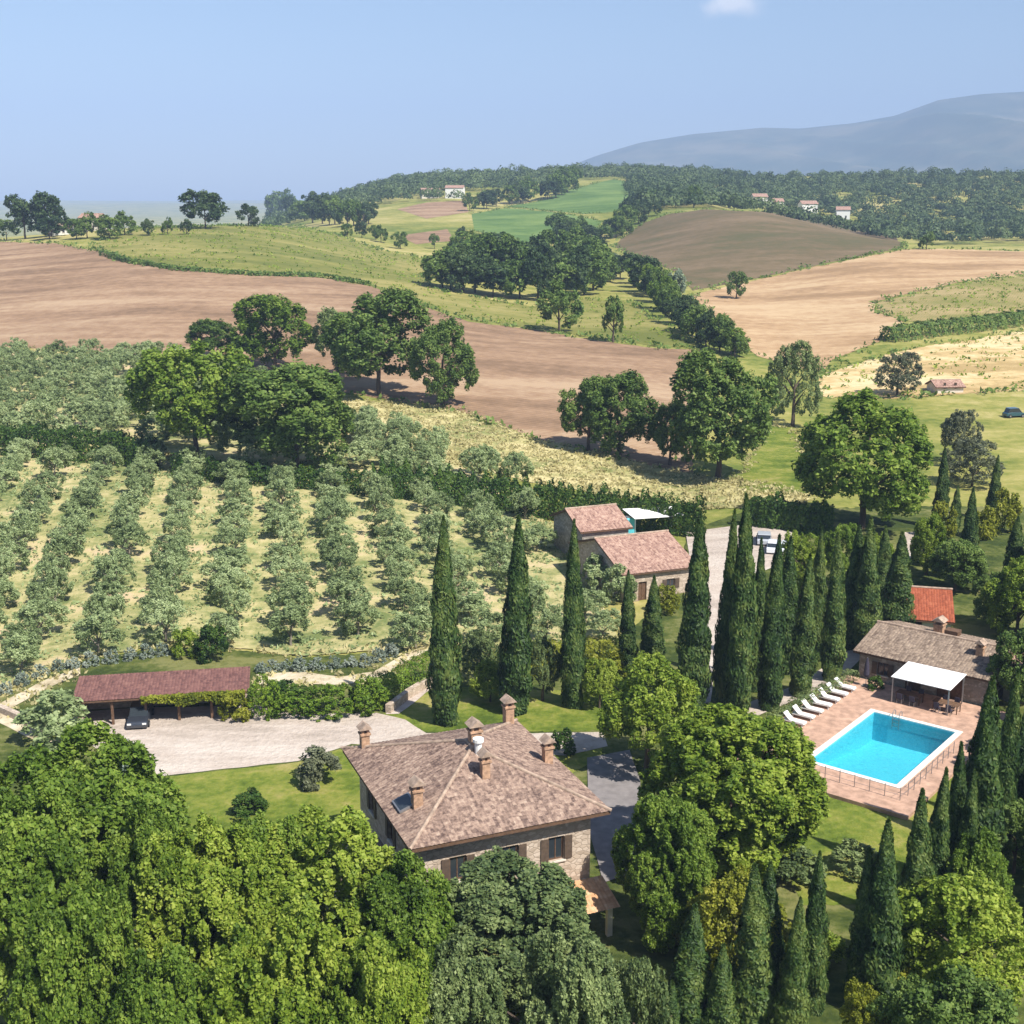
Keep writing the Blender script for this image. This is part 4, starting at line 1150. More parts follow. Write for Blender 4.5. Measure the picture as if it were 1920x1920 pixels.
# ------------------------------------------------------------------ hedges and walls
def hedge(name, label, pix, h, w, mat, leaf=.32, dens=60, taper=.1, spiky=0.0, cat="hedge", seed=1, group=None):
    """leafy strip along photo pixels of its foot"""
    rng = np.random.RandomState(seed)
    pts = np.array([ground(*p) for p in pix]); seg = np.linalg.norm(np.diff(pts[:, :2], axis=0), axis=1); cum = np.concatenate([[0], np.cumsum(seg)]); T_ = cum[-1]
    n = int(T_ * dens * (2 * h + w) / 3)
    u = rng.rand(n) * T_
    X, Y, Z = (np.interp(u, cum, pts[:, i]) for i in range(3))
    e = .5
    dx, dy = np.interp(u + e, cum, pts[:, 0]) - np.interp(u - e, cum, pts[:, 0]), np.interp(u + e, cum, pts[:, 1]) - np.interp(u - e, cum, pts[:, 1])
    l = np.hypot(dx, dy) + 1e-6; nx, ny = -dy / l, dx / l
    ph = rng.uniform(0, 6.28, 5)
    hh = h * (1 + .08 * np.sin(u * .9 + ph[0]) + .06 * np.sin(u * 2.3 + ph[1]) + .05 * np.sin(u * 5.1 + ph[2]))
    if spiky: hh = hh * (1 - spiky * np.abs(np.sin(u * math.pi / 1.5 + .6 * np.sin(u * .7))) ** .7)
    ww = w * (1 + .14 * np.sin(u * 1.3 + ph[3]) + .08 * np.sin(u * 3.7 + ph[4]))
    s = rng.rand(n) * (2 * h + w)
    side = np.where(s < h, -1, np.where(s < h + w, 0, 1))
    zt = np.where(side == -1, s / h, np.where(side == 1, (s - h - w) / h, 1.0))
    off = np.where(side == 0, (s - h) / w - .5, side * .5)
    zz = zt * hh; k = 1 - taper * zt
    rnd_ = np.where(rng.rand(n) < .15, rng.uniform(.4, .9, n), rng.uniform(.9, 1.1, n))
    P = np.stack([X + nx * off * ww * k * rnd_, Y + ny * off * ww * k * rnd_, Z + zz * np.where(side == 0, rnd_ * .5 + .5, 1)], 1)
    N = np.stack([nx * off * 2, ny * off * 2, np.where(side == 0, 1.0, .25)], 1) + unit(rng, n) * .55
    T = unit(rng, n) + np.array([0, 0, .8 if spiky else 0])
    L = leaf * rng.uniform(.6, 1.4, n)
    o = link(name, leaves_mesh(name, P, N, T, L, L * .6, M[mat]))
    return tag(o, label, cat, group)
hedge("boundary_hedge", "long tall dark hedge of close conifers running behind the olive grove to the barn", [(700, 928), (800, 938), (900, 950), (1000, 966), (1060, 976), (1140, 985), (1230, 995), (1315, 1006)], 5.2, 2.6, 'hedge', .36, 120, .3, .3, seed=2)
hedge("boundary_hedge", "short dark hedge behind the courtyard below the bright grass slope", [(1395, 985), (1450, 990), (1510, 1000), (1560, 1004)], 4.2, 2.4, 'hedge', .36, 120, .2, .15, seed=3)
hedge("boundary_hedge", "dark hedge across the far ends of the left olive rows", [(-260, 850), (-120, 852), (0, 852), (60, 856), (130, 862), (200, 868), (290, 880)], 4.6, 2.6, 'hedge', .36, 100, .2, .1, seed=4)
hedge("boundary_hedge", "ragged dark hedge below the two big green trees behind the olive rows", [(330, 892), (400, 902), (470, 908), (560, 915), (640, 922), (690, 928)], 3.0, 2.0, 'hedge', .36, 100, .2, .15, seed=5)
hedge("clipped_hedge", "yellow-green clipped hedge rising towards the first cypress", [(690, 1322), (740, 1304), (790, 1282), (815, 1268)], 2.3, 2.4, 'box', .17, 260, .3, seed=7)
hedge("clipped_hedge", "low grey-green hedge between the loungers and the cypress row", [(1445, 1366), (1490, 1340), (1540, 1312), (1600, 1280)], 1.3, 1.2, 'holm', .16, 220, .15, seed=8)
hedge("clipped_hedge", "tall yellow-green hedge behind the second and third tall cypresses", [(985, 1262), (1060, 1256), (1130, 1250), (1180, 1262)], 2.6, 2.6, 'yellow', .24, 160, .3, seed=9)
hedge("vineyard_hedge", "dark green strip of bushes along the far edge of the pale field", [(1660, 640), (1740, 628), (1830, 618), (1920, 606), (2050, 596)], 3.2, 7.5, 'oak', .6, 34, .5, seed=10)
hedge("field_hedge", "thin dark hedge line between the tan field and the green meadow", [(190, 478), (240, 492), (330, 507), (480, 517), (600, 520), (690, 535)], 1.2, 2.5, 'oak', .9, 12, .3, seed=12)
def low_wall(pix, h, label, seed):
    pts = [ground(*p) for p in pix]; b = MB()
    for p, q in zip(pts, pts[1:]):
        d = (Vector(q) - Vector(p)); d.z = 0; L = d.length; d.normalize()
        b.box(-.02, L + .02, -.25, .25, -.3, h, Matrix(((d.x, -d.y, 0), (d.y, d.x, 0), (0, 0, 1))), p)
    tag(b.build("stone_wall", M['stone']), label, "wall")
low_wall([(0, 1336), (40, 1354), (90, 1384)], .7, "low pale stone wall along the garden path left of the drive", 1)
low_wall([(728, 1340), (766, 1311), (806, 1287)], .9, "short slanting stone wall below the first tall cypress", 2)

# ------------------------------------------------------------------ cypresses
CY = [  # px, foot row, top row, width px, depth when the foot is hidden, label
 (836, 1358, 968, 64, None, "tall dark cypress on the left of the three standing above the farmhouse roof"),
 (965, 1338, 965, 62, None, "tall dark cypress in the middle of the three above the farmhouse roof"),
 (1074, 1328, 975, 50, None, "slimmer tall cypress on the right of the three above the farmhouse roof"),
 (1178, 1262, 1068, 36, None, "short slim cypress in front of the pink annex roof, left of a close pair"),
 (1222, 1262, 1080, 44, None, "short slim cypress in front of the annex wall, right of a close pair"),
 (1297, 1332, 960, 66, None, "stout tall cypress covering the right end of the annex roof"),
 (1358, 1322, 956, 50, None, "tall cypress leaning against the tallest one beside the courtyard gravel"),
 (1382, 1342, 925, 58, None, "tallest cypress of the alley with its tip against the hedge behind"),
 (1416, 1296, 1008, 38, None, "narrow cypress just right of the tallest in the alley"),
 (1444, 1332, 1002, 46, None, "front cypress with a sunlit edge below the white parked cars"),
 (1476, 1262, 1006, 40, None, "back row cypress right of the white parked cars"),
 (1500, 1306, 1036, 46, None, "shorter front cypress in the middle of the alley"),
 (1530, 1238, 990, 38, None, "back row cypress behind the shorter middle one of the alley"),
 (1558, 1277, 998, 46, None, "front cypress level with the head of the lounger row"),
 (1593, 1216, 985, 42, None, "back row cypress under the big round tree, left of two"),
 (1622, 1226, 968, 54, None, "broad cypress under the big round tree, right of two"),
 (1678, 1196, 996, 52, None, "last cypress of the alley beside the corner of the pool house"),
 (1652, 1140, 985, 34, None, "far slim cypress showing between the last two of the alley"),
 (1760, 992, 838, 30, None, "dark cypress on the bank beside the grey shrubs, farther left"),
 (1858, 976, 852, 24, None, "thin dark cypress standing alone on the dry bank"),
 (1815, 1092, 915, 42, None, "cypress with a yellow-lit side above the orange shed"),
 (1786, 1004, 910, 24, None, "small thin cypress between two darker ones on the bank"),
 (1898, 1092, 968, 40, None, "squat cypress above the bright tree at the right edge"),
 (1830, 1692, 1268, 74, None, "tall dark cypress below the pool house roof, at the front of its pair"),
 (1868, 1610, 1255, 50, None, "tall cypress half hidden behind its neighbour below the pool house"),
 (1776, 1702, 1390, 44, None, "slim cypress rising over the right corner of the pool"),
 (1744, 1762, 1438, 56, None, "cypress rising just right of the near pool corner"),
 (1702, 1835, 1478, 62, None, "cypress rising directly below the near pool corner"),
 (1648, 1905, 1538, 80, None, "stout cypress whose tip just reaches the corner of the terrace"),
 (1590, 0, 1592, 54, 60.0, "slim cypress with its tip on the striped lawn"),
 (1545, 0, 1678, 62, 57.0, "shorter cypress in front of the striped lawn"),
 (1462, 0, 1618, 78, 58.0, "broad foreground cypress right of the yellow bush"),
 (1490, 0, 1612, 50, 62.0, "cypress hidden behind the broad one right of the yellow bush"),
 (1396, 0, 1775, 60, 56.0, "low foreground cypress directly below the yellow bush"),
 (1334, 0, 1694, 70, 57.0, "foreground cypress standing left of the yellow bush"),
 (1288, 0, 1838, 58, 55.0, "lowest foreground cypress, only its tip showing under the holm oak side"),
 (1690, 0, 1590, 60, 60.5, "cypress right of the stout one, lower than its neighbours"),
 (1802, 1720, 1440, 44, None, "slim cypress between the pool corner cypress and the tall pair"),
 (1895, 1560, 1330, 46, None, "dark cypress at the right edge behind the tall pair"),
]
for px, base, top, w, Y, lab in CY:
    plant_px("cypress_tree", 'cypress', lab, "cypress", px, base, top, w * (1.0 if px > 1280 and (base > 1400 or base == 0) else .94) * RND.uniform(.9, 1.12), "cypresses around the villa", 'cypress', Y)

# ------------------------------------------------------------------ large trees
T = [  # px, foot row, top row, width px, mesh, label, depth
 (517, 698, 553, 165, 'mid_broad', "light green tree at the left of the clump in the tan field", None),
 (402, 676, 600, 105, 'mid_oak', "dark low tree at the far left end of the field clump", None),
 (712, 742, 546, 215, 'mid_oak', "largest dark oak in the middle of the field clump", None),
 (634, 712, 578, 120, 'mid_holm', "greyish oak left of the largest dark oak", None),
 (832, 762, 600, 126, 'mid_oak', "oak at the right end of the field clump above its long shadow", None),
 (368, 872, 645, 232, 'mid_broad', "big light green tree left of two above the olive grove", None),
 (556, 890, 682, 280, 'mid_oak', "big round green tree right of two above the olive grove", None),
 (1104, 846, 706, 108, 'mid_oak', "bare stemmed oak on the field edge, left of a touching pair", None),
 (1162, 853, 698, 142, 'mid_oak', "bare stemmed oak on the field edge, right of a touching pair", None),
 (1256, 872, 752, 84, 'mid_oak', "small oak between the touching pair and the large round tree", None),
 (1345, 898, 662, 212, 'mid_oak', "large round oak beside the bright grass slope", None),
 (1486, 800, 640, 104, 'mid_holm', "upright grey-green tree at the top of the bright grass slope", None),
 (1614, 992, 735, 258, 'mid_broad', "massive round green tree above the cypress alley", None),
 (1682, 742, 660, 84, 'mid_grey', "hazy grey bush at the edge of the sandy field", None),
 (1800, 872, 768, 84, 'mid_grey', "grey-green loose tree on the bank above the cypresses", None),
 (1822, 912, 826, 118, 'mid_grey', "purplish grey bush spreading between two thin cypresses", None),
 (1048, 622, 528, 88, 'far_oak', "dark oak alone on the meadow edge casting a long shadow", None),
 (1150, 642, 556, 46, 'far_oak', "small bushy tree alone on the meadow right of the dark oak", None),
 (1381, 560, 509, 40, 'far_oak', "single small round tree standing in the pale field", None),
 (1737, 468, 434, 30, 'far_oak', "single tree on the skyline edge of the brown hill field", None),
 (1212, 1448, 1236, 186, 'mid_lime', "bright green tree right of the farmhouse in front of the cypresses", None),
 (1365, 1652, 1345, 325, 'near_lime', "wide yellow-green tree between the farmhouse and the pool", None),
 (1246, 1775, 1492, 176, 'near_broad', "dark green tree against the right wall of the farmhouse", None),
 (955, 0, 1636, 330, 'near_holm', "large grey-green holm oak in front of the farmhouse wall", 58.0),
 (560, 0, 1535, 330, 'near_lime', "lime green foreground tree below the shaded lawn left of the farmhouse", 58.0),
 (730, 0, 1620, 230, 'near_broad', "green foreground tree pressed between the lime tree and the holm oak", 57.0),
 (330, 0, 1548, 270, 'near_lime', "lime green foreground tree below the open lawn", 56.0),
 (455, 0, 1530, 200, 'near_broad', "mid green foreground tree between two lime green ones below the lawn", 59.0),
 (1500, 1120, 1000, 92, 'mid_lime', "light green tree behind the cypress alley next to the parked cars", None),
 (1572, 1100, 985, 84, 'mid_broad', "green tree behind the cypress alley under the round tree", None),
 (1640, 1092, 1000, 70, 'mid_lime', "light green tree behind the last cypresses of the alley", None),
 (1448, 1160, 1092, 76, 'mid_broad', "low green tree between the courtyard gravel and the cypress alley", None),
 (1545, 1190, 1110, 70, 'mid_oak', "dark green tree in the shade behind the middle of the alley", None),
 (-20, 0, 1480, 300, 'near_broad', "green foreground tree cut by the left edge beside the tall one", 57.0),
 (90, 0, 1392, 360, 'near_broad', "tall dark green foreground tree at the left edge beside the drive", 62.0),
 (215, 0, 1520, 200, 'near_broad', "rounded green foreground tree in front of the tall left edge tree", 57.0),
 (60, 0, 1680, 240, 'near_broad', "shaded foreground tree in the bottom left corner", 49.0),
 (480, 0, 1730, 300, 'near_lime', "lime green treetop at the bottom below the lawn", 48.0),
 (230, 0, 1790, 260, 'near_broad', "green treetop at the bottom between the corner tree and the lime treetop", 47.0),
 (680, 0, 1770, 240, 'near_lime', "yellowish green treetop at the bottom left of the holm oak", 48.0),
 (850, 0, 1790, 210, 'near_holm', "grey-green treetop at the bottom under the holm oak", 49.0),
 (1080, 0, 1760, 240, 'near_holm', "grey-green treetop at the bottom under the porch corner", 50.0),
 (1215, 0, 1790, 150, 'mid_holm', "brownish shrub like tree at the bottom below the white wall", 53.0),
 (1370, 1850, 1640, 170, 'mid_yellow', "bright yellow-green bush among the foreground cypresses", None),
 (1895, 0, 1650, 260, 'mid_lime', "bright green tree in the bottom right corner", 60.0),
 (1905, 1200, 1050, 120, 'mid_lime', "bright green tree at the right edge above the pool house", None),
 (1905, 1330, 1180, 120, 'mid_oak', "dark tree at the right edge behind the pool wing", None),
 (1790, 1110, 1010, 110, 'mid_oak', "dark shaded tree behind the orange shed", None),
 (1735, 1080, 965, 70, 'mid_lime', "light green tree between the round tree and the bank", None),
 (1860, 1180, 1075, 90, 'mid_oak', "dark tree right of the orange shed", None),
 (1885, 1460, 1350, 100, 'mid_oak', "dark tree right of the tall cypress pair", None),
 (1900, 1640, 1500, 120, 'mid_oak', "shaded tree at the right edge below the pool level", None),
 (1790, 0, 1845, 140, 'mid_oak', "dark shaded tree at the bottom right between cypresses and bright tree", 54.0),
 (1875, 0, 1840, 230, 'mid_oak', "dark shaded treetop at the very bottom right corner", 52.0),
 (1915, 0, 1560, 130, 'mid_broad', "green tree at the right edge above the bright corner tree", 66.0),
 (1700, 0, 1860, 120, 'mid_yellow', "yellow-green bush at the bottom among the cypress feet", 55.0),
 (900, 1290, 1185, 92, 'mid_holm', "grey-green small tree between the left and middle tall cypresses", None),
 (920, 1318, 1240, 80, 'mid_lime', "low bright shrub tree between the left and middle tall cypresses", None),
 (1018, 1316, 1195, 66, 'mid_holm', "pale olive like tree between the middle and right tall cypresses", None),
 (1125, 1330, 1235, 80, 'mid_lime', "light green shrub tree right of the third tall cypress", None),
 (385, 428, 357, 96, 'far_darkwood', "round dark tree alone on the left skyline", None),
 (466, 424, 382, 46, 'far_darkwood', "small dark tree right of the round skyline tree", None),
 (48, 448, 366, 74, 'far_darkwood', "left half of the big dark tree pair on the left skyline", None),
 (96, 444, 361, 70, 'far_darkwood', "right half of the big dark tree pair on the left skyline", None),
 (1268, 572, 506, 42, 'far_poplar', "pale silvery tree in the hedgerow below the brown hill", None),
]
for px, base, top, w, key, lab, Y in T:
    plant_px("broadleaf_tree" if key[:3] != 'far' else "field_tree", key, lab, "tree", px, base, top, w, None, 'bark', Y)

S = [  # shrubs and bushes
 (105, 1392, 1302, 150, 'bush_olive', "wide grey-green bush left of the carport", 'bush'),
 (497, 1346, 1268, 70, 'bush_box', "round green bush at the right end of the carport", 'bush'),
 (556, 1340, 1288, 92, 'bush_box', "rounded clipped bush right of the carport, leftmost of the clipped row", 'bush'),
 (622, 1340, 1282, 100, 'bush_box', "rounded clipped bush by the drive, second of the clipped row from the carport", 'bush'),
 (690, 1333, 1275, 84, 'bush_box', "rounded clipped bush by the drive, nearest the slanting stone wall", 'bush'),
 (528, 1320, 1275, 66, 'bush_hedge', "dark bush peeping out behind the clipped row beside the carport", 'bush'),
 (1125, 1108, 1040, 74, 'bush_olive', "grey-green bush against the left gable of the annex house", 'bush'),
 (1160, 1132, 1060, 66, 'bush_olive', "grey-green bush at the front corner of the annex house", 'bush'),
 (1252, 1150, 1098, 52, 'bush_yellow', "yellow-green bush below the annex front wall", 'bush'),
 (1300, 1760, 1690, 96, 'bush_yellow', "yellow-green bush left of the bright yellow bush", 'bush'),
 (1440, 1790, 1700, 110, 'bush_yellow', "yellowish bush right of the bright yellow bush", 'bush'),
 (1320, 1700, 1640, 84, 'bush_lime', "light green bush under the wide tree", 'bush'),
 (1535, 1810, 1740, 92, 'bush_lime', "light green bush on the striped lawn between two cypresses", 'bush'),
 (1680, 1900, 1810, 100, 'bush_yellow', "yellow-green bush at the foot of the stout cypress", 'bush'),
 (1760, 1800, 1720, 90, 'bush_broad', "green bush between two slim cypresses below the pool", 'bush'),
 (1600, 1640, 1585, 90, 'bush_holm', "grey-green bush below the near corner of the terrace", 'bush'),
 (1870, 1420, 1350, 80, 'bush_broad', "green bush beside the tall cypress pair", 'bush'),
 (1840, 1760, 1690, 100, 'bush_hedge', "dark green bush at the foot of the tall cypress pair", 'bush'),
 (442, 1352, 1300, 60, 'bush_yellow', "yellow-green bush at the right carport post", 'bush'),
 (346, 1232, 1180, 60, 'bush_lime', "light green bush behind the carport roof", 'bush'),
 (400, 1240, 1170, 66, 'bush_hedge', "dark green round bush behind the carport roof", 'bush'),
 (600, 1470, 1398, 92, 'bush_grey', "loose pale flowering bush on the lawn edge by the drive", 'bush'),
 (468, 1532, 1488, 76, 'bush_hedge', "dark low bush on the open lawn", 'bush'),
 (226, 1462, 1392, 84, 'bush_silver', "silvery bush at the near edge of the gravel drive", 'bush'),
 (1055, 1418, 1366, 46, 'bush_hedge', "small dark topiary ball behind the farmhouse", 'shrub'),
 (1640, 1300, 1268, 34, 'bush_hedge', "small green plant beside the pool house corner", 'shrub'),
 (1150, 1290, 1225, 70, 'bush_yellow', "yellow bush behind the bright green tree", 'bush'),
 (1765, 1010, 940, 50, 'bush_yellow', "yellow bush among the thin cypresses on the bank", 'bush'),
 (1840, 1010, 950, 60, 'bush_yellow', "yellow bush below the lone thin cypress", 'bush'),
 (1880, 1000, 920, 70, 'bush_yellow', "pale yellow bush on the dry bank at the right edge", 'bush'),
 (1420, 1700, 1612, 70, 'bush_yellow', "yellow-green shrub behind the yellow bush", 'bush'),
 (1500, 1660, 1600, 110, 'bush_holm', "grey-green bush under the wide tree on the striped lawn", 'bush'),
 (1740, 1060, 990, 70, 'bush_olive', "grey-green bush beside the road bend", 'bush'),
]
for px, base, top, w, key, lab, cat in S:
    plant_px("garden_bush" if cat == 'bush' else "potted_shrub" if 'plant' in lab else "topiary_shrub", key, lab, cat, px, base, top, w, None, None)

for px, base, key in ((1985, 1120, 'mid_oak'), (2010, 1230, 'mid_lime'), (2080, 1160, 'mid_broad'), (2020, 1400, 'mid_oak'), (2110, 1330, 'mid_broad'), (2010, 1560, 'mid_lime'), (2120, 1500, 'mid_oak'), (2040, 1740, 'mid_broad'), (2160, 1680, 'mid_oak'), (2240, 1240, 'mid_broad'), (2250, 1420, 'mid_lime')):
    x, y, z = ground(px, base)
    plant("broadleaf_tree", key, "broad green tree in the garden beyond the pool house and the tall cypress pair", "tree", x, y, RND.uniform(6.5, 9), RND.uniform(8, 11), "garden trees beyond the pool", 'bark', z)

# silver lavender mounds along the terrace above the carport
def mounds(pix, n, group, fmt, seed):
    rnd = random.Random(seed)
    for i in range(n):
        f = i / max(1, n - 1); k = f * (len(pix) - 1); j = min(int(k), len(pix) - 2); q = k - j
        px = pix[j][0] * (1 - q) + pix[j + 1][0] * q; py = pix[j][1] * (1 - q) + pix[j + 1][1] * q
        x, y, z = ground(px, py)
        s = rnd.uniform(1.35, 1.75)
        plant("lavender_mound", 'mound_silver', fmt % (ORD[i] if i < len(ORD) else 'next'), "shrub", x, y, s, s * rnd.uniform(.78, .95), group, None, z)
mounds([(12, 1302), (60, 1276), (110, 1258), (150, 1252), (210, 1244), (260, 1236), (305, 1230)], 10, "silver mounds left of the dark bush", "silver grey lavender mound, %s from the left edge in the row behind the carport", 3)
mounds([(490, 1262), (530, 1258), (580, 1260), (640, 1252), (690, 1250), (735, 1232)], 10, "silver mounds right of the carport", "silver grey lavender mound, %s right of the carport in the row towards the cypress", 4)

# ------------------------------------------------------------------ olive grove in rows
PLACED = []
def grove():
    poly = OUT['grove']; ang = R(10.6)
    d = np.array((-math.sin(ang), math.cos(ang))); e = np.array((d[1], -d[0]))
    o = np.array(ground(312, 1172)[:2])
    rnd = random.Random(21); rows = {}
    for r in range(-16, 18):
        for k in range(-4, 25):
            p = o + e * (r * 6.1) + d * (k * 5.0) + np.array((rnd.uniform(-.6, .6), rnd.uniform(-.8, .8))) * (1.5 if r > 3 else 1)
            if not pip(poly, np.array([p[0]]), np.array([p[1]]))[0]: continue
            if p[0] > 3.5 and p[1] > 127: continue
            # only what the photograph can see
            dd = p[1] * CT + 40 * ST; px = 960 + p[0] / dd * F
            if px < -70 or px > 1180: continue
            if rnd.random() < .04: continue
            rows.setdefault(r, []).append(p)
    keys = sorted(rows)
    for ri, r in enumerate(keys):
        for k, p in enumerate(rows[r]):
            w = rnd.uniform(3.5, 5.1); h = rnd.uniform(3.1, 4.6)
            row = ORD[ri] if ri < len(ORD) else "%dth" % (ri + 1)
            lab = "grey-green olive tree, %s from the front, %s row from the left" % (ORD[k] if k < 20 else 'last', row)
            plant("olive_tree", 'olive_olive', lab, "olive tree", p[0], p[1], w, h, "olive trees in the rows of the main grove", 'olive')
            PLACED.append(p)
    print("grove", len(PLACED), "rows", len(keys))
grove()
def upper_grove(key, limit, step, size):
    poly = OUT[key]; rnd = random.Random(5); n = 0
    xs = [p[0] for p in poly]; ys = [p[1] for p in poly]
    y = min(ys)
    while y < max(ys):
        x = min(xs)
        while x < max(xs):
            q = (x + rnd.uniform(-1.2, 1.2), y + rnd.uniform(-1.4, 1.4)); x += step
            if not pip(poly, np.array([q[0]]), np.array([q[1]]))[0]: continue
            dd = q[1] * CT + 35 * ST; px = 960 + q[0] / dd * F
            if px < -60: continue
            if n >= limit: continue
            k_ = "in the dense upper grove below the tan field" if key == "upper" else "in the dense strip between the big trees and straw slope"
            plant("olive_tree", 'olive_olive', "bushy grey-green olive tree " + k_, "olive tree", q[0], q[1], rnd.uniform(.78, 1.0) * size, rnd.uniform(.62, .86) * size, "olive trees of the upper grove" if key == "upper" else "olive trees of the upper strip", None)
            n += 1
        y += step * 1.04
    print("upper", n)
upper_grove('upper', 105, 6.7, 6.4)
upper_grove('strip', 45, 5.6, 6.6)

# ------------------------------------------------------------------ woods and hedgerows farther off
def line_trees(pix, n, hpx, wpx, key, lab, group, seed, jit=6):
    rnd = random.Random(seed)
    for i in range(n):
        f = (i + rnd.uniform(-.3, .3)) / max(1, n - 1); f = min(max(f, 0), 1); k = f * (len(pix) - 1); j = min(int(k), len(pix) - 2); q = k - j
        px = pix[j][0] * (1 - q) + pix[j + 1][0] * q + rnd.uniform(-jit, jit); py = pix[j][1] * (1 - q) + pix[j + 1][1] * q + rnd.uniform(-jit, jit) * .3
        hp = hpx * rnd.uniform(.75, 1.25)
        kk = key[rnd.randrange(len(key))]
        x, y, z = ground(px, py)
        d = y * CT + (CAM_H - z) * ST
        plant("wood_tree", kk, lab, "tree", x, y, wpx * rnd.uniform(.8, 1.3) * d / F, hp * d / F, group, 'bark', z)
dw = ['far_darkwood', 'far_oak', 'far_oak']
line_trees([(825, 540), (870, 548), (930, 556), (1000, 562), (1070, 558), (1110, 545)], 11, 78, 80, dw, "dark tree along the front edge of the dense wood in the meadow", "front trees of the meadow wood", 1)
line_trees([(850, 520), (920, 528), (1000, 535), (1080, 535), (1120, 528)], 9, 76, 80, dw, "dark tree in the middle of the dense wood in the meadow", "middle trees of the meadow wood", 2)
line_trees([(880, 505), (950, 508), (1040, 508), (1105, 508)], 7, 66, 78, dw, "dark tree along the back of the dense wood in the meadow", "back trees of the meadow wood", 3)
line_trees([(1140, 515), (1190, 535), (1225, 560), (1255, 592), (1290, 628), (1330, 655), (1380, 670)], 22, 58, 54, dw + ['far_broad', 'far_poplar'], "hedgerow tree in the line running down below the brown hill", "hedgerow below the brown hill", 4)
line_trees([(1040, 445), (1085, 452), (1130, 455), (1165, 440), (1215, 405)], 13, 38, 40, dw, "tree in the small wood between the green fields and the brown hill", "small wood by the green fields", 5)
line_trees([(690, 420), (650, 425), (600, 420), (555, 412), (512, 405)], 13, 46, 42, dw, "dark tree in the line on the left skyline beside the meadow", "skyline trees beside the meadow", 6)
line_trees([(885, 395), (930, 388), (990, 380), (1050, 370), (1080, 355)], 12, 42, 38, dw, "dark tree in the wood left of the bright green field", "wood left of the bright green field", 7)
line_trees([(860, 455), (930, 462), (760, 470), (700, 450), (650, 445)], 10, 26, 26, dw, "small tree on the slope below the far farmhouses", "trees below the far farmhouses", 8)
line_trees([(280, 442), (315, 440), (352, 440)], 3, 26, 28, dw, "small round tree on the crest of the yellow meadow", "three small trees on the crest", 9, 2)
line_trees([(10, 450), (130, 448), (165, 447), (205, 448), (235, 440)], 7, 44, 44, dw, "dark bushy tree around the farm on the left skyline", "trees around the skyline farm", 10)
line_trees([(1180, 400), (1215, 392), (1250, 385), (1300, 388)], 7, 34, 34, dw, "tree behind the crest of the brown hill", "trees behind the brown hill crest", 12)

def far_wood(name, label, n, fx, seed, leaf=1.25, nl=190, mat='farwood'):
    """a wood that reads as one mass: many crowns in one mesh"""
    rng = np.random.RandomState(seed); Ps, Ns = [], []
    for i in range(n):
        x, y = fx(rng); z = zg(x, y)
        w = rng.uniform(8, 16); h = rng.uniform(6.5, 11) + 4 * (rng.rand() < .1)
        d = unit(rng, nl); d[:, 2] = np.abs(d[:, 2]) * 1.0 - .2
        lump = 1 + .25 * np.sin(d[:, 0] * 5 + i) * np.sin(d[:, 1] * 5 + i * 1.7)
        P = d * lump[:, None] * np.array([w / 2, w / 2, h * .55]) + np.array([x, y, z + h * .42])
        Ps.append(P); Ns.append(d + unit(rng, nl) * .5)
    P = np.concatenate(Ps); N = np.concatenate(Ns); k = len(P)
    L = leaf * rng.uniform(.7, 1.6, k)
    tag(link(name, leaves_mesh(name, P, N, unit(rng, k), L, L * .8, M[mat])), label, None, None, "stuff")
HOUSE_GAPS = ((1428, 1010, 32), (1462, 985, 28), (1522, 1000, 36), (1584, 975, 32))
def w_right(rng):
    while True:
        Y = rng.uniform(800, 1420); px = rng.uniform(1180, 2100)
        x = on_ray(px, 380, Y)[0]
        if any(abs(px - g[0]) < g[2] and g[1] - 130 < Y < g[1] + 16 for g in HOUSE_GAPS): continue   # clearings before the houses
        if abs(math.sin(x * .011) * math.sin(Y * .013 + 1)) > .12 or rng.rand() < .5: return x, Y
def w_ridge(rng):
    Y = rng.uniform(1080, 1480); px = rng.uniform(640, 1330)
    if Y < 1230 and 1060 < px < 1260: Y = rng.uniform(1380, 1500)
    return on_ray(px, 370, Y)[0], Y
def w_left(rng):
    Y = rng.uniform(980, 1420); px = rng.uniform(500, 860)
    return on_ray(px, 380, Y)[0], Y
far_wood("distant_wood", "broad dark wood behind the brown hill under the mountain", 1500, w_right, 1)
far_wood("ridge_wood", "dark wood covering the ridge below the sky", 650, w_ridge, 2)
far_wood("slope_wood", "dark wood running down the left of the ridge", 260, w_left, 3)

# ------------------------------------------------------------------ far houses
def far_house(px, py, wpx, hm, rz, tilem, wallm, label, D=7.0, name="farm_house"):
    x, y, z = ground(px, py); d = y * CT + (CAM_H - z) * ST; L = wpx * d / F
    t = thing(name, label, "house", (x - L / 2, y, z), rz)
    ref, rf = gable_building(t, L, D, hm, hm + D * .2, M[wallm], M[tilem], .4, ops_front=[(L * .3, L * .1, 1.0, 2.2), (L * .7, L * .1, 1.0, 2.2)], floor=-3)
    for u in (.3, .7): window(t, *ref['f'], L * u, L * .1, 1.0, 2.2, False)
far_house(110, 441, 44, 3.0, R(4), 'tile_pool', 'whitepaint', "long low white farm shed under the dark skyline trees")
far_house(168, 424, 40, 5.5, R(-8), 'tile_annex', 'plaster', "pinkish tiled farmhouse among trees on the left skyline", 8)
far_house(808, 372, 34, 6.0, R(10), 'tile_annex', 'plaster', "pale house at the left of the hamlet below the ridge wood", 9)
far_house(852, 372, 34, 8.0, R(-6), 'tile_annex', 'whitepaint', "taller white house at the right of the hamlet below the ridge wood", 9)
far_house(880, 470, 26, 4.5, R(15), 'tile_annex', 'plaster', "small cream house left of two behind the meadow wood", 7)
far_house(912, 466, 22, 4.0, R(-5), 'tile_annex', 'plaster', "small cream house right of two behind the meadow wood", 7)
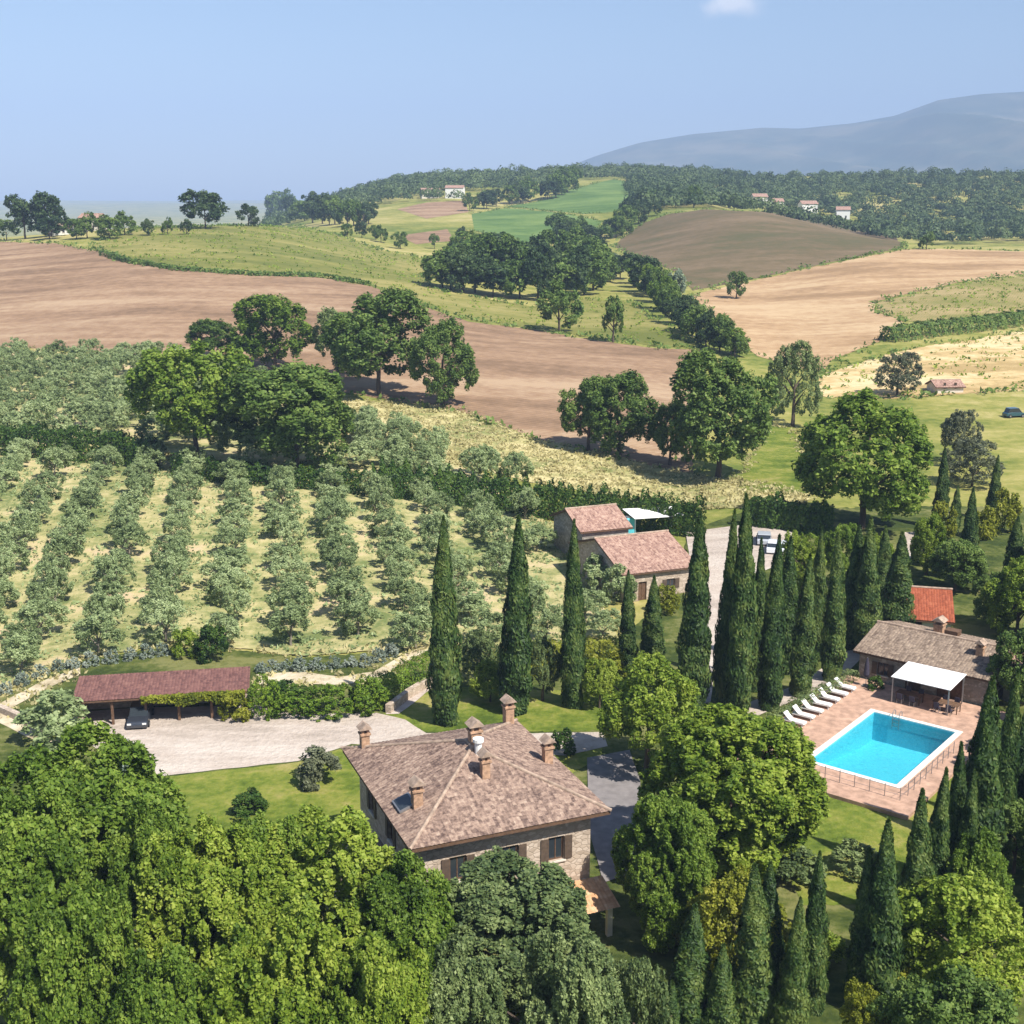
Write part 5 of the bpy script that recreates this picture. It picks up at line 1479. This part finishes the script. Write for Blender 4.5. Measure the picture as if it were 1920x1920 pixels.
far_house(1782, 738, 52, 1.5, R(6), 'tile_annex', 'plaster', "low pink roofed shed at the foot of the sandy field", 5, "field_shed")
HILL = ((1428, 1010, 26, "white house on the far wooded hill, leftmost of four"), (1462, 985, 18, "white house on the far wooded hill, second from the left of four"), (1522, 1000, 30, "long white house on the far wooded hill, third from the left of four"), (1584, 975, 24, "white house on the far wooded hill, rightmost of four"))
for px, Y, wpx, lab in HILL:
    x = on_ray(px, 350, Y)[0]; z0 = zg(x, Y); L = wpx * Y / F
    top = on_ray(px, 338, Y)[2]
    t = thing("hill_house", lab, "house", (x - L / 2, Y, z0), R(RND.uniform(-14, 14)))
    h_ = max(4.0, min(7.0, top - z0 - 2.5))
    gable_building(t, L, 9, h_, h_ + 2.2, M['whitepaint'], M['tile_annex'], .5, ops_front=[(L * .3, 1.2, 1, 2.6), (L * .7, 1.2, 1, 2.6)], floor=-3)

# ------------------------------------------------------------------ weeds on field margins, tufts in grove and meadow
def weeds(name, label, pts, size, mat, seed, k=7):
    rng = np.random.RandomState(seed)
    p = np.repeat(np.array(pts), k, 0); n = len(p)
    sz = np.repeat(rng.uniform(*size, len(pts)), k)
    o = unit(rng, n) * sz[:, None] * np.array([.8, .8, .35])
    z = zf(p[:, 0] + o[:, 0], p[:, 1] + o[:, 1])
    P = np.stack([p[:, 0] + o[:, 0], p[:, 1] + o[:, 1], z + sz * rng.uniform(.1, .55, n)], 1)
    N = unit(rng, n) * .8 + np.array([0, -.2, .7]); T = unit(rng, n) + np.array([0, 0, .9])
    tag(link(name, leaves_mesh(name, P, N, T, sz * rng.uniform(.5, 1.0, n), sz * rng.uniform(.25, .5, n), mat)), label, None, None, "stuff")
def edge_pts(keys, step, spread, seed):
    rng = np.random.RandomState(seed); res = []
    for k in keys:
        o = OUT[k]
        for a, c in zip(o, o[1:] + o[:1]):
            L = math.hypot(c[0] - a[0], c[1] - a[1])
            if L > 60: continue
            for q in range(int(L / step) + (rng.rand() < (L / step) % 1)):
                f = rng.rand(); res.append((a[0] + (c[0] - a[0]) * f + rng.normal(0, spread), a[1] + (c[1] - a[1]) * f + rng.normal(0, spread)))
    return res
def area_pts(key, n, seed):
    rng = np.random.RandomState(seed); o = np.array(OUT[key]); lo, hi = o.min(0), o.max(0); res = []
    while len(res) < n:
        a = rng.uniform(0, 1, (n, 2)) * (hi - lo) + lo
        res += [tuple(q) for q in a[pip(OUT[key], a[:, 0], a[:, 1])]]
    return res[:n]
weeds("margin_weeds", "ragged weeds along the margins of the fields", edge_pts(['meadow', 'ploughed_field', 'hill_field', 'stubble_field', 'fallow_field', 'bare_field', 'green_field', 'crop2'], 3.0, 1.2, 3), (.7, 1.9), M['oak'], 3)
weeds("margin_grass", "long pale grass along the straw strip and orchard edges", edge_pts(['straw_strip', 'grove', 'upper', 'hg', 'strip', 'sp', 'tp'], .7, .6, 4) + area_pts('straw_strip', 2600, 8), (.35, .9), M['straw'], 4)
weeds("orchard_grass", "green grass tufts between the olive rows", area_pts('grove', 5200, 5), (.3, .8), M['olive'], 5, 6)
weeds("meadow_grass", "taller grass clumps scattered over the meadow and hillside", area_pts('meadow', 1500, 6) + area_pts('bare_field', 350, 7) + area_pts('fallow_field', 700, 9), (.5, 1.4), M['lime'], 6, 5)
